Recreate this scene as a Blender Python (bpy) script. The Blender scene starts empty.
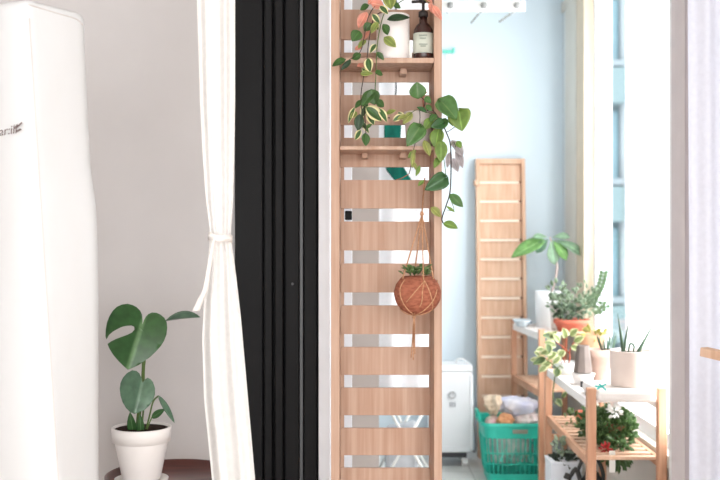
import bpy, bmesh, math, random
from mathutils import Vector, Matrix
random.seed(7)
sc = bpy.context.scene
COL = sc.collection
# ------------------------------------------------------------------ camera, world, lights, exposure
F = 1000.0
CZ = 1.25
cd = bpy.data.cameras.new('camera'); cam = bpy.data.objects.new('camera', cd); COL.objects.link(cam)
cam.location = (0, 0, CZ); cam.rotation_euler = (math.pi/2, 0, 0)
cd.sensor_width = 36; cd.lens = 50; cd.clip_end = 200; cd.clip_start = 0.05
cd.dof.use_dof = True; cd.dof.focus_distance = 3.0; cd.dof.aperture_fstop = 3.2
sc.camera = cam
w = bpy.data.worlds.new('sky'); sc.world = w; w.use_nodes = True
bg = w.node_tree.nodes['Background']; bg.inputs[0].default_value = (0.985, 0.99, 1.0, 1); bg.inputs[1].default_value = 2.3
def area(name, loc, target, sx, sy, power, col):
    l = bpy.data.lights.new(name, 'AREA'); l.shape = 'RECTANGLE'; l.size = sx; l.size_y = sy; l.energy = power; l.color = col
    o = bpy.data.objects.new(name, l); COL.objects.link(o); o.location = loc
    o.rotation_euler = (Vector(target)-Vector(loc)).to_track_quat('-Z', 'Y').to_euler(); o.visible_camera = False
    return o
area('balcony_daylight', (1.72, 4.8, 1.5), (0.2, 4.9, 1.1), 2.3, 2.2, 30, (0.90, 0.97, 1.0))
area('balcony_end_wall_fill', (1.30, 3.95, 1.35), (1.10, 5.95, 1.1), 0.14, 2.0, 9, (0.90, 0.96, 1.0))  # added fill lamp just outside the glass, brightens the balcony end wall
area('room_daylight', (1.3, -1.8, 1.9), (-0.1, 3.2, 1.2), 2.2, 1.8, 30, (0.985, 0.98, 1.0))
sc.view_settings.view_transform = 'Standard'; sc.view_settings.look = 'None'
sc.view_settings.gamma = 1; sc.view_settings.use_curve_mapping = False
sc.view_settings.exposure = 1.05

# ------------------------------------------------------------------ helpers
def P(px, py, D): return Vector(((px-360)*D/F, D, CZ-(py-240)*D/F))
def X(px, D): return (px-360)*D/F
def Z(py, D): return CZ-(py-240)*D/F
def lin(c):
    return tuple(((v/255)/12.92 if v/255 <= .04045 else ((v/255+.055)/1.055)**2.4) for v in c)+(1,)
def mat(name, rgb, rough=.6, rgb2=None, scale=(8, 8, 8), spec=.3, bump=0, detail=4, coat=0, sss=0, lo=.35, hi=.65):
    m = bpy.data.materials.new(name); m.use_nodes = True; nt = m.node_tree; b = nt.nodes['Principled BSDF']
    b.inputs['Roughness'].default_value = rough; b.inputs['Specular IOR Level'].default_value = spec
    b.inputs['Coat Weight'].default_value = coat
    tc = nt.nodes.new('ShaderNodeTexCoord'); mp = nt.nodes.new('ShaderNodeMapping'); mp.inputs['Scale'].default_value = scale
    nz = nt.nodes.new('ShaderNodeTexNoise'); nz.inputs['Detail'].default_value = detail; nz.inputs['Scale'].default_value = 1
    nt.links.new(tc.outputs['Object'], mp.inputs[0]); nt.links.new(mp.outputs[0], nz.inputs['Vector'])
    r = nt.nodes.new('ShaderNodeValToRGB'); r.color_ramp.elements[0].position = lo; r.color_ramp.elements[1].position = hi
    a = lin(rgb); c = lin(rgb2) if rgb2 else tuple(min(1, v*.94) for v in a[:3])+(1,)
    r.color_ramp.elements[0].color = c; r.color_ramp.elements[1].color = a
    nt.links.new(nz.outputs['Fac'], r.inputs[0]); nt.links.new(r.outputs[0], b.inputs['Base Color'])
    if bump:
        bp = nt.nodes.new('ShaderNodeBump'); bp.inputs['Strength'].default_value = bump; bp.inputs['Distance'].default_value = .004
        nt.links.new(nz.outputs['Fac'], bp.inputs['Height']); nt.links.new(bp.outputs[0], b.inputs['Normal'])
    return m
def leafmat(name, mid, edge, vein=None, thr=.8, rough=.4, trans=.25, noise=9):
    """colour laid out over the blade: mid colour, margin colour past thr, paler midrib"""
    m = bpy.data.materials.new(name); m.use_nodes = True; nt = m.node_tree; b = nt.nodes['Principled BSDF']
    b.inputs['Roughness'].default_value = rough; b.inputs['Specular IOR Level'].default_value = .4
    uv = nt.nodes.new('ShaderNodeUVMap'); sp = nt.nodes.new('ShaderNodeSeparateXYZ'); nt.links.new(uv.outputs[0], sp.inputs[0])
    s = nt.nodes.new('ShaderNodeMath'); s.operation = 'SUBTRACT'; s.inputs[1].default_value = .5; nt.links.new(sp.outputs[0], s.inputs[0])
    ab = nt.nodes.new('ShaderNodeMath'); ab.operation = 'ABSOLUTE'; nt.links.new(s.outputs[0], ab.inputs[0])
    r = nt.nodes.new('ShaderNodeValToRGB'); e = r.color_ramp.elements
    vein = vein or tuple(min(255, c*1.25) for c in mid)
    e[0].position = .015; e[0].color = lin(vein); e[1].position = .05; e[1].color = lin(mid)
    q = e.new(max(.06, thr*.5-.03)); q.color = lin(mid); q = e.new(min(.99, thr*.5+.02)); q.color = lin(edge)
    nt.links.new(ab.outputs[0], r.inputs[0])
    nz = nt.nodes.new('ShaderNodeTexNoise'); nz.inputs['Scale'].default_value = noise*5
    tc = nt.nodes.new('ShaderNodeTexCoord'); nt.links.new(tc.outputs['Object'], nz.inputs['Vector'])
    mx = nt.nodes.new('ShaderNodeMix'); mx.data_type = 'RGBA'; mx.blend_type = 'MULTIPLY'; mx.inputs[0].default_value = .45
    nt.links.new(r.outputs[0], mx.inputs[6])
    g = nt.nodes.new('ShaderNodeValToRGB'); g.color_ramp.elements[0].color = (.45, .45, .45, 1); g.color_ramp.elements[1].color = (1.2, 1.2, 1.2, 1)
    g.color_ramp.elements[0].position = .3; g.color_ramp.elements[1].position = .7
    nt.links.new(nz.outputs['Fac'], g.inputs[0]); nt.links.new(g.outputs[0], mx.inputs[7]); nt.links.new(mx.outputs[2], b.inputs['Base Color'])
    tr = nt.nodes.new('ShaderNodeBsdfTranslucent'); nt.links.new(mx.outputs[2], tr.inputs[0])
    ms = nt.nodes.new('ShaderNodeMixShader'); ms.inputs[0].default_value = trans
    nt.links.new(b.outputs[0], ms.inputs[1]); nt.links.new(tr.outputs[0], ms.inputs[2])
    nt.links.new(ms.outputs[0], nt.nodes['Material Output'].inputs[0])
    return m
def clothmat(name, rgb, trans=.3, rgb2=None, scale=(60, 60, 60)):
    m = mat(name, rgb, .9, rgb2, scale, .1); nt = m.node_tree; b = nt.nodes['Principled BSDF']
    tr = nt.nodes.new('ShaderNodeBsdfTranslucent'); tr.inputs[0].default_value = lin(rgb)
    ms = nt.nodes.new('ShaderNodeMixShader'); ms.inputs[0].default_value = trans
    nt.links.new(b.outputs[0], ms.inputs[1]); nt.links.new(tr.outputs[0], ms.inputs[2]); nt.links.new(ms.outputs[0], nt.nodes['Material Output'].inputs[0])
    return m
def glassmat(name, tint=(1, 1, 1, 1), refl=.06):
    m = bpy.data.materials.new(name); m.use_nodes = True; nt = m.node_tree; nt.nodes.remove(nt.nodes['Principled BSDF'])
    t = nt.nodes.new('ShaderNodeBsdfTransparent'); t.inputs[0].default_value = tint
    g = nt.nodes.new('ShaderNodeBsdfGlossy'); g.inputs['Roughness'].default_value = .02
    ms = nt.nodes.new('ShaderNodeMixShader'); ms.inputs[0].default_value = refl
    nt.links.new(t.outputs[0], ms.inputs[1]); nt.links.new(g.outputs[0], ms.inputs[2]); nt.links.new(ms.outputs[0], nt.nodes['Material Output'].inputs[0])
    return m
def box(bm, lo, hi):
    v = [bm.verts.new((x, y, z)) for z in (lo[2], hi[2]) for y in (lo[1], hi[1]) for x in (lo[0], hi[0])]
    for f in ((0, 2, 3, 1), (4, 5, 7, 6), (0, 1, 5, 4), (2, 6, 7, 3), (0, 4, 6, 2), (1, 3, 7, 5)): bm.faces.new([v[i] for i in f])
def beam(bm, a, b, wx, wy, up=Vector((0, 0, 1))):
    a, b = Vector(a), Vector(b); d = (b-a).normalized(); s = d.cross(up)
    if s.length < 1e-3: s = Vector((1, 0, 0))
    s.normalize(); u = s.cross(d).normalized(); r = []
    for p in (a, b): r.append([bm.verts.new(p+s*wx/2*i+u*wy/2*j) for i, j in ((-1, -1), (1, -1), (1, 1), (-1, 1))])
    bm.faces.new(r[0]); bm.faces.new(r[1][::-1])
    for k in range(4): bm.faces.new((r[0][k], r[1][k], r[1][(k+1) % 4], r[0][(k+1) % 4]))
def catmull(pts, n=6):
    pts = [Vector(p) for p in pts]; out = []
    if len(pts) < 3: return [pts[0].lerp(pts[-1], i/n) for i in range(n+1)]
    q = [2*pts[0]-pts[1]]+pts+[2*pts[-1]-pts[-2]]
    for i in range(1, len(q)-2):
        for k in range(n):
            t = k/n; a, b, c, d = q[i-1:i+3]
            out.append(.5*((2*b)+(c-a)*t+(2*a-5*b+4*c-d)*t*t+(3*b-a-3*c+d)*t**3))
    out.append(pts[-1]); return out
def tube(bm, pts, r, seg=8, smooth=6, r2=None):
    pts = catmull(pts, smooth) if smooth else [Vector(p) for p in pts]
    rings = []; s = None
    for i, p in enumerate(pts):
        d = (pts[min(i+1, len(pts)-1)]-pts[max(i-1, 0)]).normalized()
        if s is None: s = d.orthogonal().normalized()
        s = (s-d*s.dot(d)).normalized(); u = d.cross(s)
        rr = r if r2 is None else r+(r2-r)*i/(len(pts)-1)
        rings.append([bm.verts.new(p+(s*math.cos(2*math.pi*k/seg)+u*math.sin(2*math.pi*k/seg))*rr) for k in range(seg)])
    for a, b in zip(rings, rings[1:]):
        for k in range(seg): bm.faces.new((a[k], a[(k+1) % seg], b[(k+1) % seg], b[k]))
    bm.faces.new(rings[0][::-1]); bm.faces.new(rings[-1])
def lathe(bm, c, prof, seg=32, sx=1, sy=1):
    c = Vector(c); rings = []
    for r, z in prof:
        if r < 1e-5: rings.append([bm.verts.new(c+Vector((0, 0, z)))])
        else: rings.append([bm.verts.new(c+Vector((r*sx*math.cos(2*math.pi*k/seg), r*sy*math.sin(2*math.pi*k/seg), z))) for k in range(seg)])
    for a, b in zip(rings, rings[1:]):
        for k in range(seg):
            k2 = (k+1) % seg
            if len(a) == 1 and len(b) == 1: continue
            if len(a) == 1: bm.faces.new((a[0], b[k2], b[k]))
            elif len(b) == 1: bm.faces.new((a[k], a[k2], b[0]))
            else: bm.faces.new((a[k], a[k2], b[k2], b[k]))
def obj(name, bm, m, parent=None, bevel=0, smooth=False, solid=0, sub=0):
    bmesh.ops.recalc_face_normals(bm, faces=bm.faces)
    if parent is not None and parent.type == 'EMPTY':
        bmesh.ops.translate(bm, verts=bm.verts, vec=-parent.location)
    me = bpy.data.meshes.new(name); bm.to_mesh(me); bm.free(); me.materials.append(m)
    o = bpy.data.objects.new(name, me); COL.objects.link(o)
    if parent is not None: o.parent = parent
    if smooth:
        for p in me.polygons: p.use_smooth = True
    if solid: s = o.modifiers.new('s', 'SOLIDIFY'); s.thickness = solid; s.offset = 0
    if bevel: b = o.modifiers.new('b', 'BEVEL'); b.width = bevel; b.segments = 2; b.limit_method = 'ANGLE'
    if sub: s = o.modifiers.new('u', 'SUBSURF'); s.levels = sub; s.render_levels = sub
    return o
def subobj(name, bm, m, part, **k):
    """a part of a part; its geometry is given in world coordinates"""
    root = part.parent
    if root is not None and root.type == 'EMPTY': bmesh.ops.translate(bm, verts=bm.verts, vec=-root.location)
    return obj(name, bm, m, part, **k)
def thing(name, label, cat, loc, group=None):
    o = bpy.data.objects.new(name, None); COL.objects.link(o); o.location = loc; o.empty_display_size = .05
    return tag(o, label, cat, group)
def tag(o, label, cat, group=None):
    o['label'] = label; o['category'] = cat
    if group: o['group'] = group
    return o
def struct(name, bm, m, parent=None, **k):
    o = obj(name, bm, m, parent, **k)
    if parent is None: o['kind'] = 'structure'
    return o
def boxes(*bs):
    bm = bmesh.new()
    for lo, hi in bs: box(bm, lo, hi)
    return bm
def new(): return bmesh.new()

def leaf(bm, base, tip, width, face=(0, -1, .3), fold=.15, curl=.15, kind='ovate', nv=9, nu=6):
    base, tip = Vector(base), Vector(tip); ax = tip-base; L = ax.length; ax.normalize()
    n = Vector(face); n = (n-ax*n.dot(ax))
    if n.length < 1e-4: n = ax.orthogonal()
    n.normalize(); s = ax.cross(n)
    uv = bm.loops.layers.uv.get('UVMap') or bm.loops.layers.uv.new('UVMap')
    rows = []
    for i in range(nv+1):
        v = i/nv
        if kind == 'ovate': wd = math.sin(math.pi*min(1, v**.85))**.8
        elif kind == 'heart': wd = (math.sin(math.pi*v**.55)**.75) if 0 < v < 1 else 0
        elif kind == 'lance': wd = math.sin(math.pi*v)**.9
        elif kind == 'obovate': wd = math.sin(math.pi*v**1.5)**.8
        if i in (0, nv): wd = 0.02
        row = []
        for j in range(nu+1):
            u = j/nu*2-1
            back = -.16*L*abs(u)**1.5*(1-v)**3 if kind == 'heart' else 0
            p = base+ax*(v*L+back)+s*(u*width/2*wd)+n*(fold*abs(u)*width*wd-curl*L*(v-.35)**2)
            row.append((bm.verts.new(p), ((u+1)/2, v)))
        rows.append(row)
    for a, b in zip(rows, rows[1:]):
        for j in range(nu):
            q = (a[j], a[j+1], b[j+1], b[j]); f = bm.faces.new([t[0] for t in q])
            for l, t in zip(f.loops, q): l[uv].uv = t[1]
            f.smooth = True
def leafobj(name, parent, m, *a, thick=.0006, **k):
    bm = new(); leaf(bm, *a, **k)
    if parent.type == 'EMPTY': bmesh.ops.translate(bm, verts=bm.verts, vec=-parent.location)
    me = bpy.data.meshes.new(name); bm.to_mesh(me); bm.free(); me.materials.append(m)
    o = bpy.data.objects.new(name, me); COL.objects.link(o); o.parent = parent
    s = o.modifiers.new('s', 'SOLIDIFY'); s.thickness = thick; s.offset = 0
    return o
def polyleaf(name, parent, m, outline, toP, mid, fold, curl):
    """blade from its margin outline; mid = (base, tip) of the midrib in outline units"""
    bm = new(); vs = [bm.verts.new((x, y, 0)) for x, y in outline]; f = bm.faces.new(vs)
    bmesh.ops.triangulate(bm, faces=[f], quad_method='BEAUTY', ngon_method='EAR_CLIP')
    for _ in range(3):
        long = [e for e in bm.edges if e.calc_length() > 14]
        if long: bmesh.ops.subdivide_edges(bm, edges=long, cuts=1); bmesh.ops.triangulate(bm, faces=bm.faces)
    b = Vector(mid[0]+(0,)); t = Vector(mid[1]+(0,)); ax = (t-b); L = ax.length; ax.normalize(); sd = Vector((-ax.y, ax.x, 0))
    uv = bm.loops.layers.uv.new('UVMap'); W = max(abs((v.co-b).dot(sd)) for v in bm.verts)
    for fc in bm.faces:
        fc.smooth = True
        for l in fc.loops:
            d = l.vert.co-b; l[uv].uv = (.5+d.dot(sd)/W*.5, d.dot(ax)/L)
    for v in bm.verts:
        d = v.co-b; u = abs(d.dot(sd))/W; q = d.dot(ax)/L
        v.co = toP(v.co.x, v.co.y, -fold*u+.5*fold*u*u+curl*(q-.3)**2)
    return obj(name, bm, m, parent, solid=.0009)

# ------------------------------------------------------------------ materials
WOOD = mat('oak_wood', (198, 167, 147), .55, (180, 144, 122), (55, 55, 2.2), .25)
WOOD_P = mat('pale_pine', (222, 188, 162), .6, (208, 168, 140), (50, 50, 2.5), .2)
WOOD_S = mat('stand_pine', (214, 168, 138), .6, (196, 144, 114), (45, 8, 3), .25)
WALL = mat('wall_paint', (214, 210, 209), .85, (209, 205, 204), (3, 3, 3), .15)
WALLB = mat('balcony_paint', (222, 236, 244), .85, (219, 233, 242), (2, 2, 2), .15)
CEIL = mat('ceiling_paint', (235, 235, 232), .9)
CREAM = mat('window_frame', (226, 222, 212), .5, (220, 215, 204), (3, 3, 3), .3)
WHITE = mat('white_trim', (246, 249, 255), .5, None, (3, 3, 3), .3)
JAMB = mat('grey_jamb', (250, 249, 248), .6, None, (3, 3, 3), .2)
BLACK = mat('black_frame', (28, 28, 29), .55, (25, 25, 26), (6, 6, 1), .15)
FLOORR = mat('room_floor', (205, 192, 178), .5, (190, 176, 162), (2, 20, 2), .3)
GLASS = glassmat('clear_glass')
COVER = mat('cover_cloth', (230, 231, 232), .75, (226, 226, 226), (5, 5, 2), .15)
CURT = clothmat('curtain_cloth', (253, 250, 247), .2)
CURT2 = clothmat('sheer_cloth', (246, 247, 255), .35)
SOIL = mat('dark_soil', (62, 45, 38), .95, (30, 22, 18), (90, 90, 90), .1, .6)
POTW = mat('white_ceramic', (244, 238, 234), .45, (238, 232, 228), (6, 6, 6), .4)
POTC = mat('pale_clay', (200, 172, 158), .75, (188, 160, 146), (14, 14, 14), .2)
POTT = mat('terracotta', (212, 122, 100), .8, (196, 106, 84), (18, 18, 18), .2)
STEM = mat('green_stem', (96, 120, 62), .55, (80, 100, 52), (30, 30, 30))
STEMD = mat('dark_stem', (72, 62, 52), .6, (56, 48, 42), (30, 30, 30))
STEMR = mat('red_stem', (190, 92, 66), .6, (160, 80, 60), (30, 30, 30))
ROPE = mat('jute_rope', (206, 160, 126), .9, (176, 128, 96), (200, 200, 200), .1, .5)
TEALP = mat('teal_plastic', (48, 190, 168), .4, (38, 176, 154), (6, 6, 6), .4)
TEALC = clothmat('teal_cloth', (26, 104, 90), .12, (14, 66, 60), (30, 30, 12))
SHEET = clothmat('white_sheet', (250, 250, 252), .35)
REDW = mat('mahogany', (98, 46, 36), .32, (78, 34, 28), (6, 22, 6), .5, coat=.3)

# ------------------------------------------------------------------ setting
DW = 5.95           # balcony end wall
XW = X(563, DW)     # window line on the right
struct('floor', boxes(((-3.2, -2.2, -.05), (2.4, 3.45, 0))), FLOORR)
def tile():
    m = bpy.data.materials.new('balcony_tile'); m.use_nodes = True; nt = m.node_tree; b = nt.nodes['Principled BSDF']; b.inputs['Roughness'].default_value = .35
    tc = nt.nodes.new('ShaderNodeTexCoord'); br = nt.nodes.new('ShaderNodeTexBrick'); br.offset = 0
    br.inputs['Color1'].default_value = lin((232, 230, 226)); br.inputs['Color2'].default_value = lin((226, 224, 220)); br.inputs['Mortar'].default_value = lin((196, 193, 188))
    br.inputs['Scale'].default_value = 1; br.inputs['Brick Width'].default_value = .3; br.inputs['Row Height'].default_value = .3; br.inputs['Mortar Size'].default_value = .004
    nt.links.new(tc.outputs['Object'], br.inputs[0]); nt.links.new(br.outputs[0], b.inputs[0]); return m
struct('floor_balcony', boxes(((-3.2, 3.45, -.05), (1.5, DW+.1, 0))), tile())
struct('ceiling', boxes(((-3.2, -2.2, 2.55), (2.4, 3.75, 2.65))), CEIL)
struct('ceiling_balcony', boxes(((-3.2, 3.45, 2.78), (1.5, DW+.1, 2.88))), CEIL)
struct('wall_left', boxes(((-2.1, -2.2, 0), (-2.0, 3.4, 2.55))), WALL)
struct('wall_right', boxes(((2.3, -2.2, 0), (2.4, 3.6, 2.55))), WALL)
# the wall between room and balcony
struct('wall_back', boxes(((-2.1, 3.4, 0), (X(236, 3.4), 3.55, 2.55)), ((X(236, 3.4), 3.4, 2.32), (XW, 3.55, 2.78)),
       ((-2.1, 3.4, 2.55), (X(236, 3.4), 3.55, 2.78))), WALL)
struct('wall_back_right', boxes(((X(685, 3.45), 3.45, 0), (2.4, 3.6, 2.78))), mat('mauve_wall', (224, 214, 214), .85))
struct('wall_balcony_end', boxes(((-3.2, DW, 0), (1.5, DW+.1, 2.78))), WALLB)
struct('wall_balcony_left', boxes(((-1.2, 4.2, 0), (X(379, 4.2), 4.5, 2.78))), mat('grey_beige_wall', (206, 196, 190), .85))
struct('wall_balcony_far_left', boxes(((-3.2, 3.45, 0), (-3.1, DW, 2.78))), WALLB)
struct('trim_1', boxes(((X(318.5, 3.30), 3.30, 0), (X(330, 3.30), 3.45, 2.32))), WHITE, bevel=.003)
struct('trim_2', boxes(((X(344, 3.5), 3.48, 0), (X(352, 3.5), 3.56, 2.32))), WHITE, bevel=.003)
struct('trim_3', boxes(((X(672, 3.76), 3.70, 0), (XW+.06, 3.8, 2.78)), ((X(675, 3.7), 3.62, 0), (X(690, 3.62), 3.70, 2.78))), JAMB, bevel=.004)
# black folding door parked at the left of the opening
dr = struct('door_1', boxes(((X(234, 3.34), 3.37, 0.0), (X(318, 3.34), 3.44, 2.30))), BLACK)
for a, b, dz in ((234, 262, .03), (264, 272, .045), (275, 283, .06), (285, 299, .05), (304, 317, .06)):
    struct('door_panel', boxes(((X(a, 3.32), 3.37-dz, 0.005), (X(b, 3.32), 3.368, 2.29))), BLACK, dr, bevel=.004)
struct('door_seal', boxes(((X(299.6, 3.33), 3.34, 0.01), (X(302.6, 3.33), 3.368, 2.29))), mat('grey_seal', (112, 112, 114), .4), dr)
bm = new(); lathe(bm, (0, 0, 0), [(0, 0), (.0042, 0), (.0042, .004), (.003, .006), (0, .0065)], 16)
bmesh.ops.rotate(bm, verts=bm.verts, matrix=Matrix.Rotation(math.pi/2, 3, 'X')); bmesh.ops.translate(bm, verts=bm.verts, vec=P(292.5, 284, 3.318))
struct('door_knob', bm, mat('grey_metal', (120, 120, 122), .35), dr, smooth=True)

# balcony window wall on the right: low wall, frames, sashes, panes
SILL = .36
struct('wall_window_low', boxes(((XW, 3.8, 0), (XW+.12, DW, SILL))), mat('low_wall', (222, 214, 206), .8))
struct('wall_window_top', boxes(((XW, 3.8, 2.66), (XW+.12, DW, 2.78))), WALLB)
Dn = lambda px: XW*F/(px-360)
win = struct('window_1', boxes(((XW-.01, 3.82, SILL), (XW+.1, DW-.001, SILL+.05)), ((XW-.01, 3.82, 2.6), (XW+.1, DW-.001, 2.66)),
       ((XW-.01, Dn(577), SILL+.05), (XW+.1, Dn(567), 2.6)), ((XW-.01, 3.80, SILL+.05), (XW+.1, 3.84, 2.6))), CREAM, bevel=.003)
struct('window_frame', boxes(((XW+.0, Dn(568)+.002, SILL+.05), (XW+.09, DW-.002, 2.6))), mat('window_frame_pale', (232, 236, 236), .5), win)
struct('window_frame', boxes(((XW-.02, Dn(587.5), SILL+.05), (XW+.05, Dn(580), 2.6))), mat('window_frame_cream', (226, 210, 186), .5), win, bevel=.004)
struct('window_frame', boxes(((XW+.0, Dn(580)+.001, SILL+.05), (XW+.06, Dn(577)-.001, 2.6))), WHITE, win)
sash = struct('window_sash', boxes(((XW+.03, Dn(590), SILL+.05), (XW+.06, Dn(588), 2.6)),
       ((XW+.03, 3.84, SILL+.05), (XW+.06, Dn(587), SILL+.11)), ((XW+.03, 3.84, 2.54), (XW+.06, Dn(587), 2.6))), WHITE, win)
struct('window_pane', boxes(((XW+.042, 3.845, SILL+.11), (XW+.048, Dn(587)-.002, 2.54))), GLASS, win)
# apartment block across the street
BL = mat('far_building_paint', (96, 116, 122), .9, (92, 112, 118), (.4, .4, .4))
bt = thing('apartment_building', 'pale blue apartment block seen through the balcony window', 'building', (X(609, 16)-.2, 16, -3.0))
def bb(x0, x1, y0, y1, d0, d1): return boxes(((X(x0, 16), d0, Z(y1, 16)), (X(x1, 16), d1, Z(y0, 16))))
obj('wall', bb(588, 618.5, -60, 504, 16, 20), BL, bt)
obj('corner_pier', bb(618.6, 621.5, -60, 504, 15.7, 19), mat('far_pier', (130, 140, 145), .9), bt)
for (y0, y1) in ((2, 64), (112, 180), (228, 296)):
    wf = obj('window', bb(606, 617, y0, y1, 15.93, 15.999), mat('far_glass', (104, 134, 144), .4), bt)
    subobj('window_ledge', bb(602, 618, y1, y1+6, 15.6, 15.999), mat('far_ledge', (120, 132, 138), .8), wf)
for (y0, y1) in ((72, 106), (188, 222), (304, 340)):
    obj('balcony_front', bb(600, 618, y0, y1, 15.55, 15.998), mat('far_balcony', (104, 124, 128), .8), bt)
# ground outside
struct('ground', boxes(((1.4, -10, -3.2), (40, 60, -3.0))), mat('street', (196, 200, 200), .9))

# ------------------------------------------------------------------ covered air conditioner (left)
def ac_ring(y):
    t = max(0, min(1, (y-5)/475)); z = Z(y, 2.4)
    bxp = [(25, 85), (160, 91), (200, 96), (240, 98), (320, 99), (480, 99), (900, 101)]
    by = y*1.06-13
    bx = bxp[0][1]
    for (a, va), (b, vb) in zip(bxp, bxp[1:]):
        if by >= a: bx = va+(vb-va)*min(1, (by-a)/(b-a))
    A = Vector((X(27+30*(y-5)/475, 2.4), 2.4)); B = Vector((X(bx, 2.56), 2.56))
    L = Vector((X(2+18*(y-5)/475, 2.43), 2.43)); M = Vector((-1.02, 2.56)); C = Vector((-.98, 2.76)); D = Vector((B.x-.012-.08*0, 2.62)) if False else Vector((B.x*2.70/2.56-.004, 2.70))
    return [A, B, D, C, M, L], z
def rounded(poly, rs, n=5):
    out = []; N = len(poly)
    for i, p in enumerate(poly):
        a = poly[i-1]; b = poly[(i+1) % N]; r = rs[i]
        da = (a-p).normalized()*min(r, (a-p).length*.45); db = (b-p).normalized()*min(r, (b-p).length*.45)
        for k in range(n+1):
            t = k/n; out.append((p+da)*(1-t)**2+p*2*t*(1-t)+(p+db)*t*t)
    return out
ac = thing('air_conditioner', 'tall standing air conditioner under a cream fabric cover', 'air conditioner', (-.84, 2.56, 0))
bm = new(); rings = []
ys = [760, 700, 600, 520, 480, 420, 360, 320, 280, 240, 215, 200, 185, 160, 120, 80, 40, 22, 9, 4, 1, -1]
for i, y in enumerate(ys):
    poly, z = ac_ring(max(y, 5)); z = Z(y, 2.4)
    rr = [.022, .03, .04, .05, .07, .05]
    pts = rounded(poly, rr); c = sum(pts, Vector((0, 0)))/len(pts)
    if y < 22:
        s = {9: .995, 4: .985, 1: .965, -1: .93}[y]; pts = [c+(p-c)*s for p in pts]
    rings.append([bm.verts.new((p.x, p.y, max(z, 0.0))) for p in pts])
for a, b in zip(rings, rings[1:]):
    n = len(a)
    for k in range(n): bm.faces.new((a[k], a[(k+1) % n], b[(k+1) % n], b[k]))
bm.faces.new(rings[-1]); bm.faces.new(rings[0][::-1])
obj('fabric_cover', bm, COVER, ac, smooth=True)
SEAM = mat('cover_seam', (226, 220, 216), .8)
bm = new(); tube(bm, [P(28.4+30*(y-5)/475, y, 2.4035) for y in (18, 120, 240, 360, 480, 640)], .0016, 6)
obj('seam', bm, SEAM, ac, smooth=True)
bm = new(); tube(bm, [P(28.5, 4.5, 2.402), P(45, 9.5, 2.449), P(62, 14.5, 2.494), P(76, 19, 2.535), P(83, 25, 2.556)], .0016, 6)
obj('seam', bm, SEAM, ac, smooth=True)
LET = mat('grey_print', (128, 112, 110), .8)
def glyph(body, px, py, D, size, m, parent, name='lettering', shear=.2, rz=0, rx=math.pi/2, ry=0, ext=.0004):
    cu = bpy.data.curves.new('t', 'FONT'); cu.body = body; cu.size = size; cu.shear = shear; cu.extrude = ext
    t = bpy.data.objects.new('t', cu); COL.objects.link(t); dg = bpy.context.evaluated_depsgraph_get()
    me = bpy.data.meshes.new_from_object(t.evaluated_get(dg)); bpy.data.objects.remove(t)
    mw = Matrix.Translation(P(px, py, D)) @ Matrix.Rotation(rz, 4, 'Z') @ Matrix.Rotation(ry, 4, 'Y') @ Matrix.Rotation(rx, 4, 'X')
    if parent is not None:
        root = parent
        off = Vector((0, 0, 0))
        while root is not None: off += root.location; root = root.parent
        mw = Matrix.Translation(-off) @ mw
    me.transform(mw); me.materials.clear(); me.materials.append(m)
    o = bpy.data.objects.new(name, me); COL.objects.link(o); o.parent = parent; return o
glyph('ar:ili', -1, 136, 2.418, .030, LET, ac, rz=-.28, ry=-.12)
bm = new()
for a, b in (((16, 128), (22, 122.5)), ((16.5, 131.5), (21, 129)), ((14.5, 128.5), (17.5, 124.5))): beam(bm, P(*a, 2.409), P(*b, 2.402), .0035, .001, Vector((0, 1, 0)))
obj('lettering', bm, LET, ac)

# ------------------------------------------------------------------ curtains
def interp(t, tab):
    if t <= tab[0][0]: return tab[0][1]
    for (a, va), (b, vb) in zip(tab, tab[1:]):
        if t <= b: return va+(vb-va)*(t-a)/(b-a)
    return tab[-1][1]
Lt = [(-90, 195), (0, 197), (100, 200), (160, 203), (200, 206), (228, 209.5), (237, 210.5), (246, 209), (262, 208), (300, 204), (340, 202), (400, 204), (480, 212), (640, 222)]
Rt = [(-90, 236), (0, 235), (100, 235), (160, 234), (200, 233), (228, 231), (237, 230.5), (246, 232), (280, 236.5), (320, 241), (400, 248), (480, 255), (640, 264)]
cu = thing('curtain', 'cream curtain tied back beside the black door frame', 'curtain', (X(218, 2.8), 2.8, 0))
bm = new(); rows = []
for i in range(91):
    y = -60+i*(660+60)/90; l, r = interp(y, Lt), interp(y, Rt); row = []
    for j in range(49):
        u = j/48; amp = .011*(.35+.65*min(1, abs(y-237)/120))
        d = 2.8+amp*math.sin(u*math.pi*4.6+.4+y*.002)*(.7+.3*math.sin(u*11+1))+.004*math.sin(u*23)
        if y > 250: d += .05*(1-u)**2*min(1, (y-250)/60)
        row.append(bm.verts.new(P(l+(r-l)*u, min(y, 685), d)))
    rows.append(row)
for a, b in zip(rows, rows[1:]):
    for j in range(48): bm.faces.new((a[j], a[j+1], b[j+1], b[j]))
cl = obj('curtain_cloth', bm, CURT, cu, smooth=True, solid=.0015)
bm = new(); n = 28; prev = []
for k in range(n):
    a = 2*math.pi*k/n; wob = .8*math.sin(3*a)
    for z0 in (234.0, 241.0): prev.append(bm.verts.new(P(220.3+11.6*math.cos(a), z0+wob+1.5*math.cos(a), 2.8)+Vector((0, .044*math.sin(a), 0))))
for k in range(n): bm.faces.new((prev[2*k], prev[2*k+1], prev[(2*k+3) % (2*n)], prev[(2*k+2) % (2*n)]))
obj('tieback', bm, mat('tieback_cloth', (252, 246, 240), .85), cu, smooth=True, solid=.003)
bm = new()
pts = catmull([P(214, 240, 2.75), P(210, 262, 2.745), P(206, 288, 2.75), P(201, 300, 2.755), P(196.5, 311, 2.76)], 6)
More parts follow.
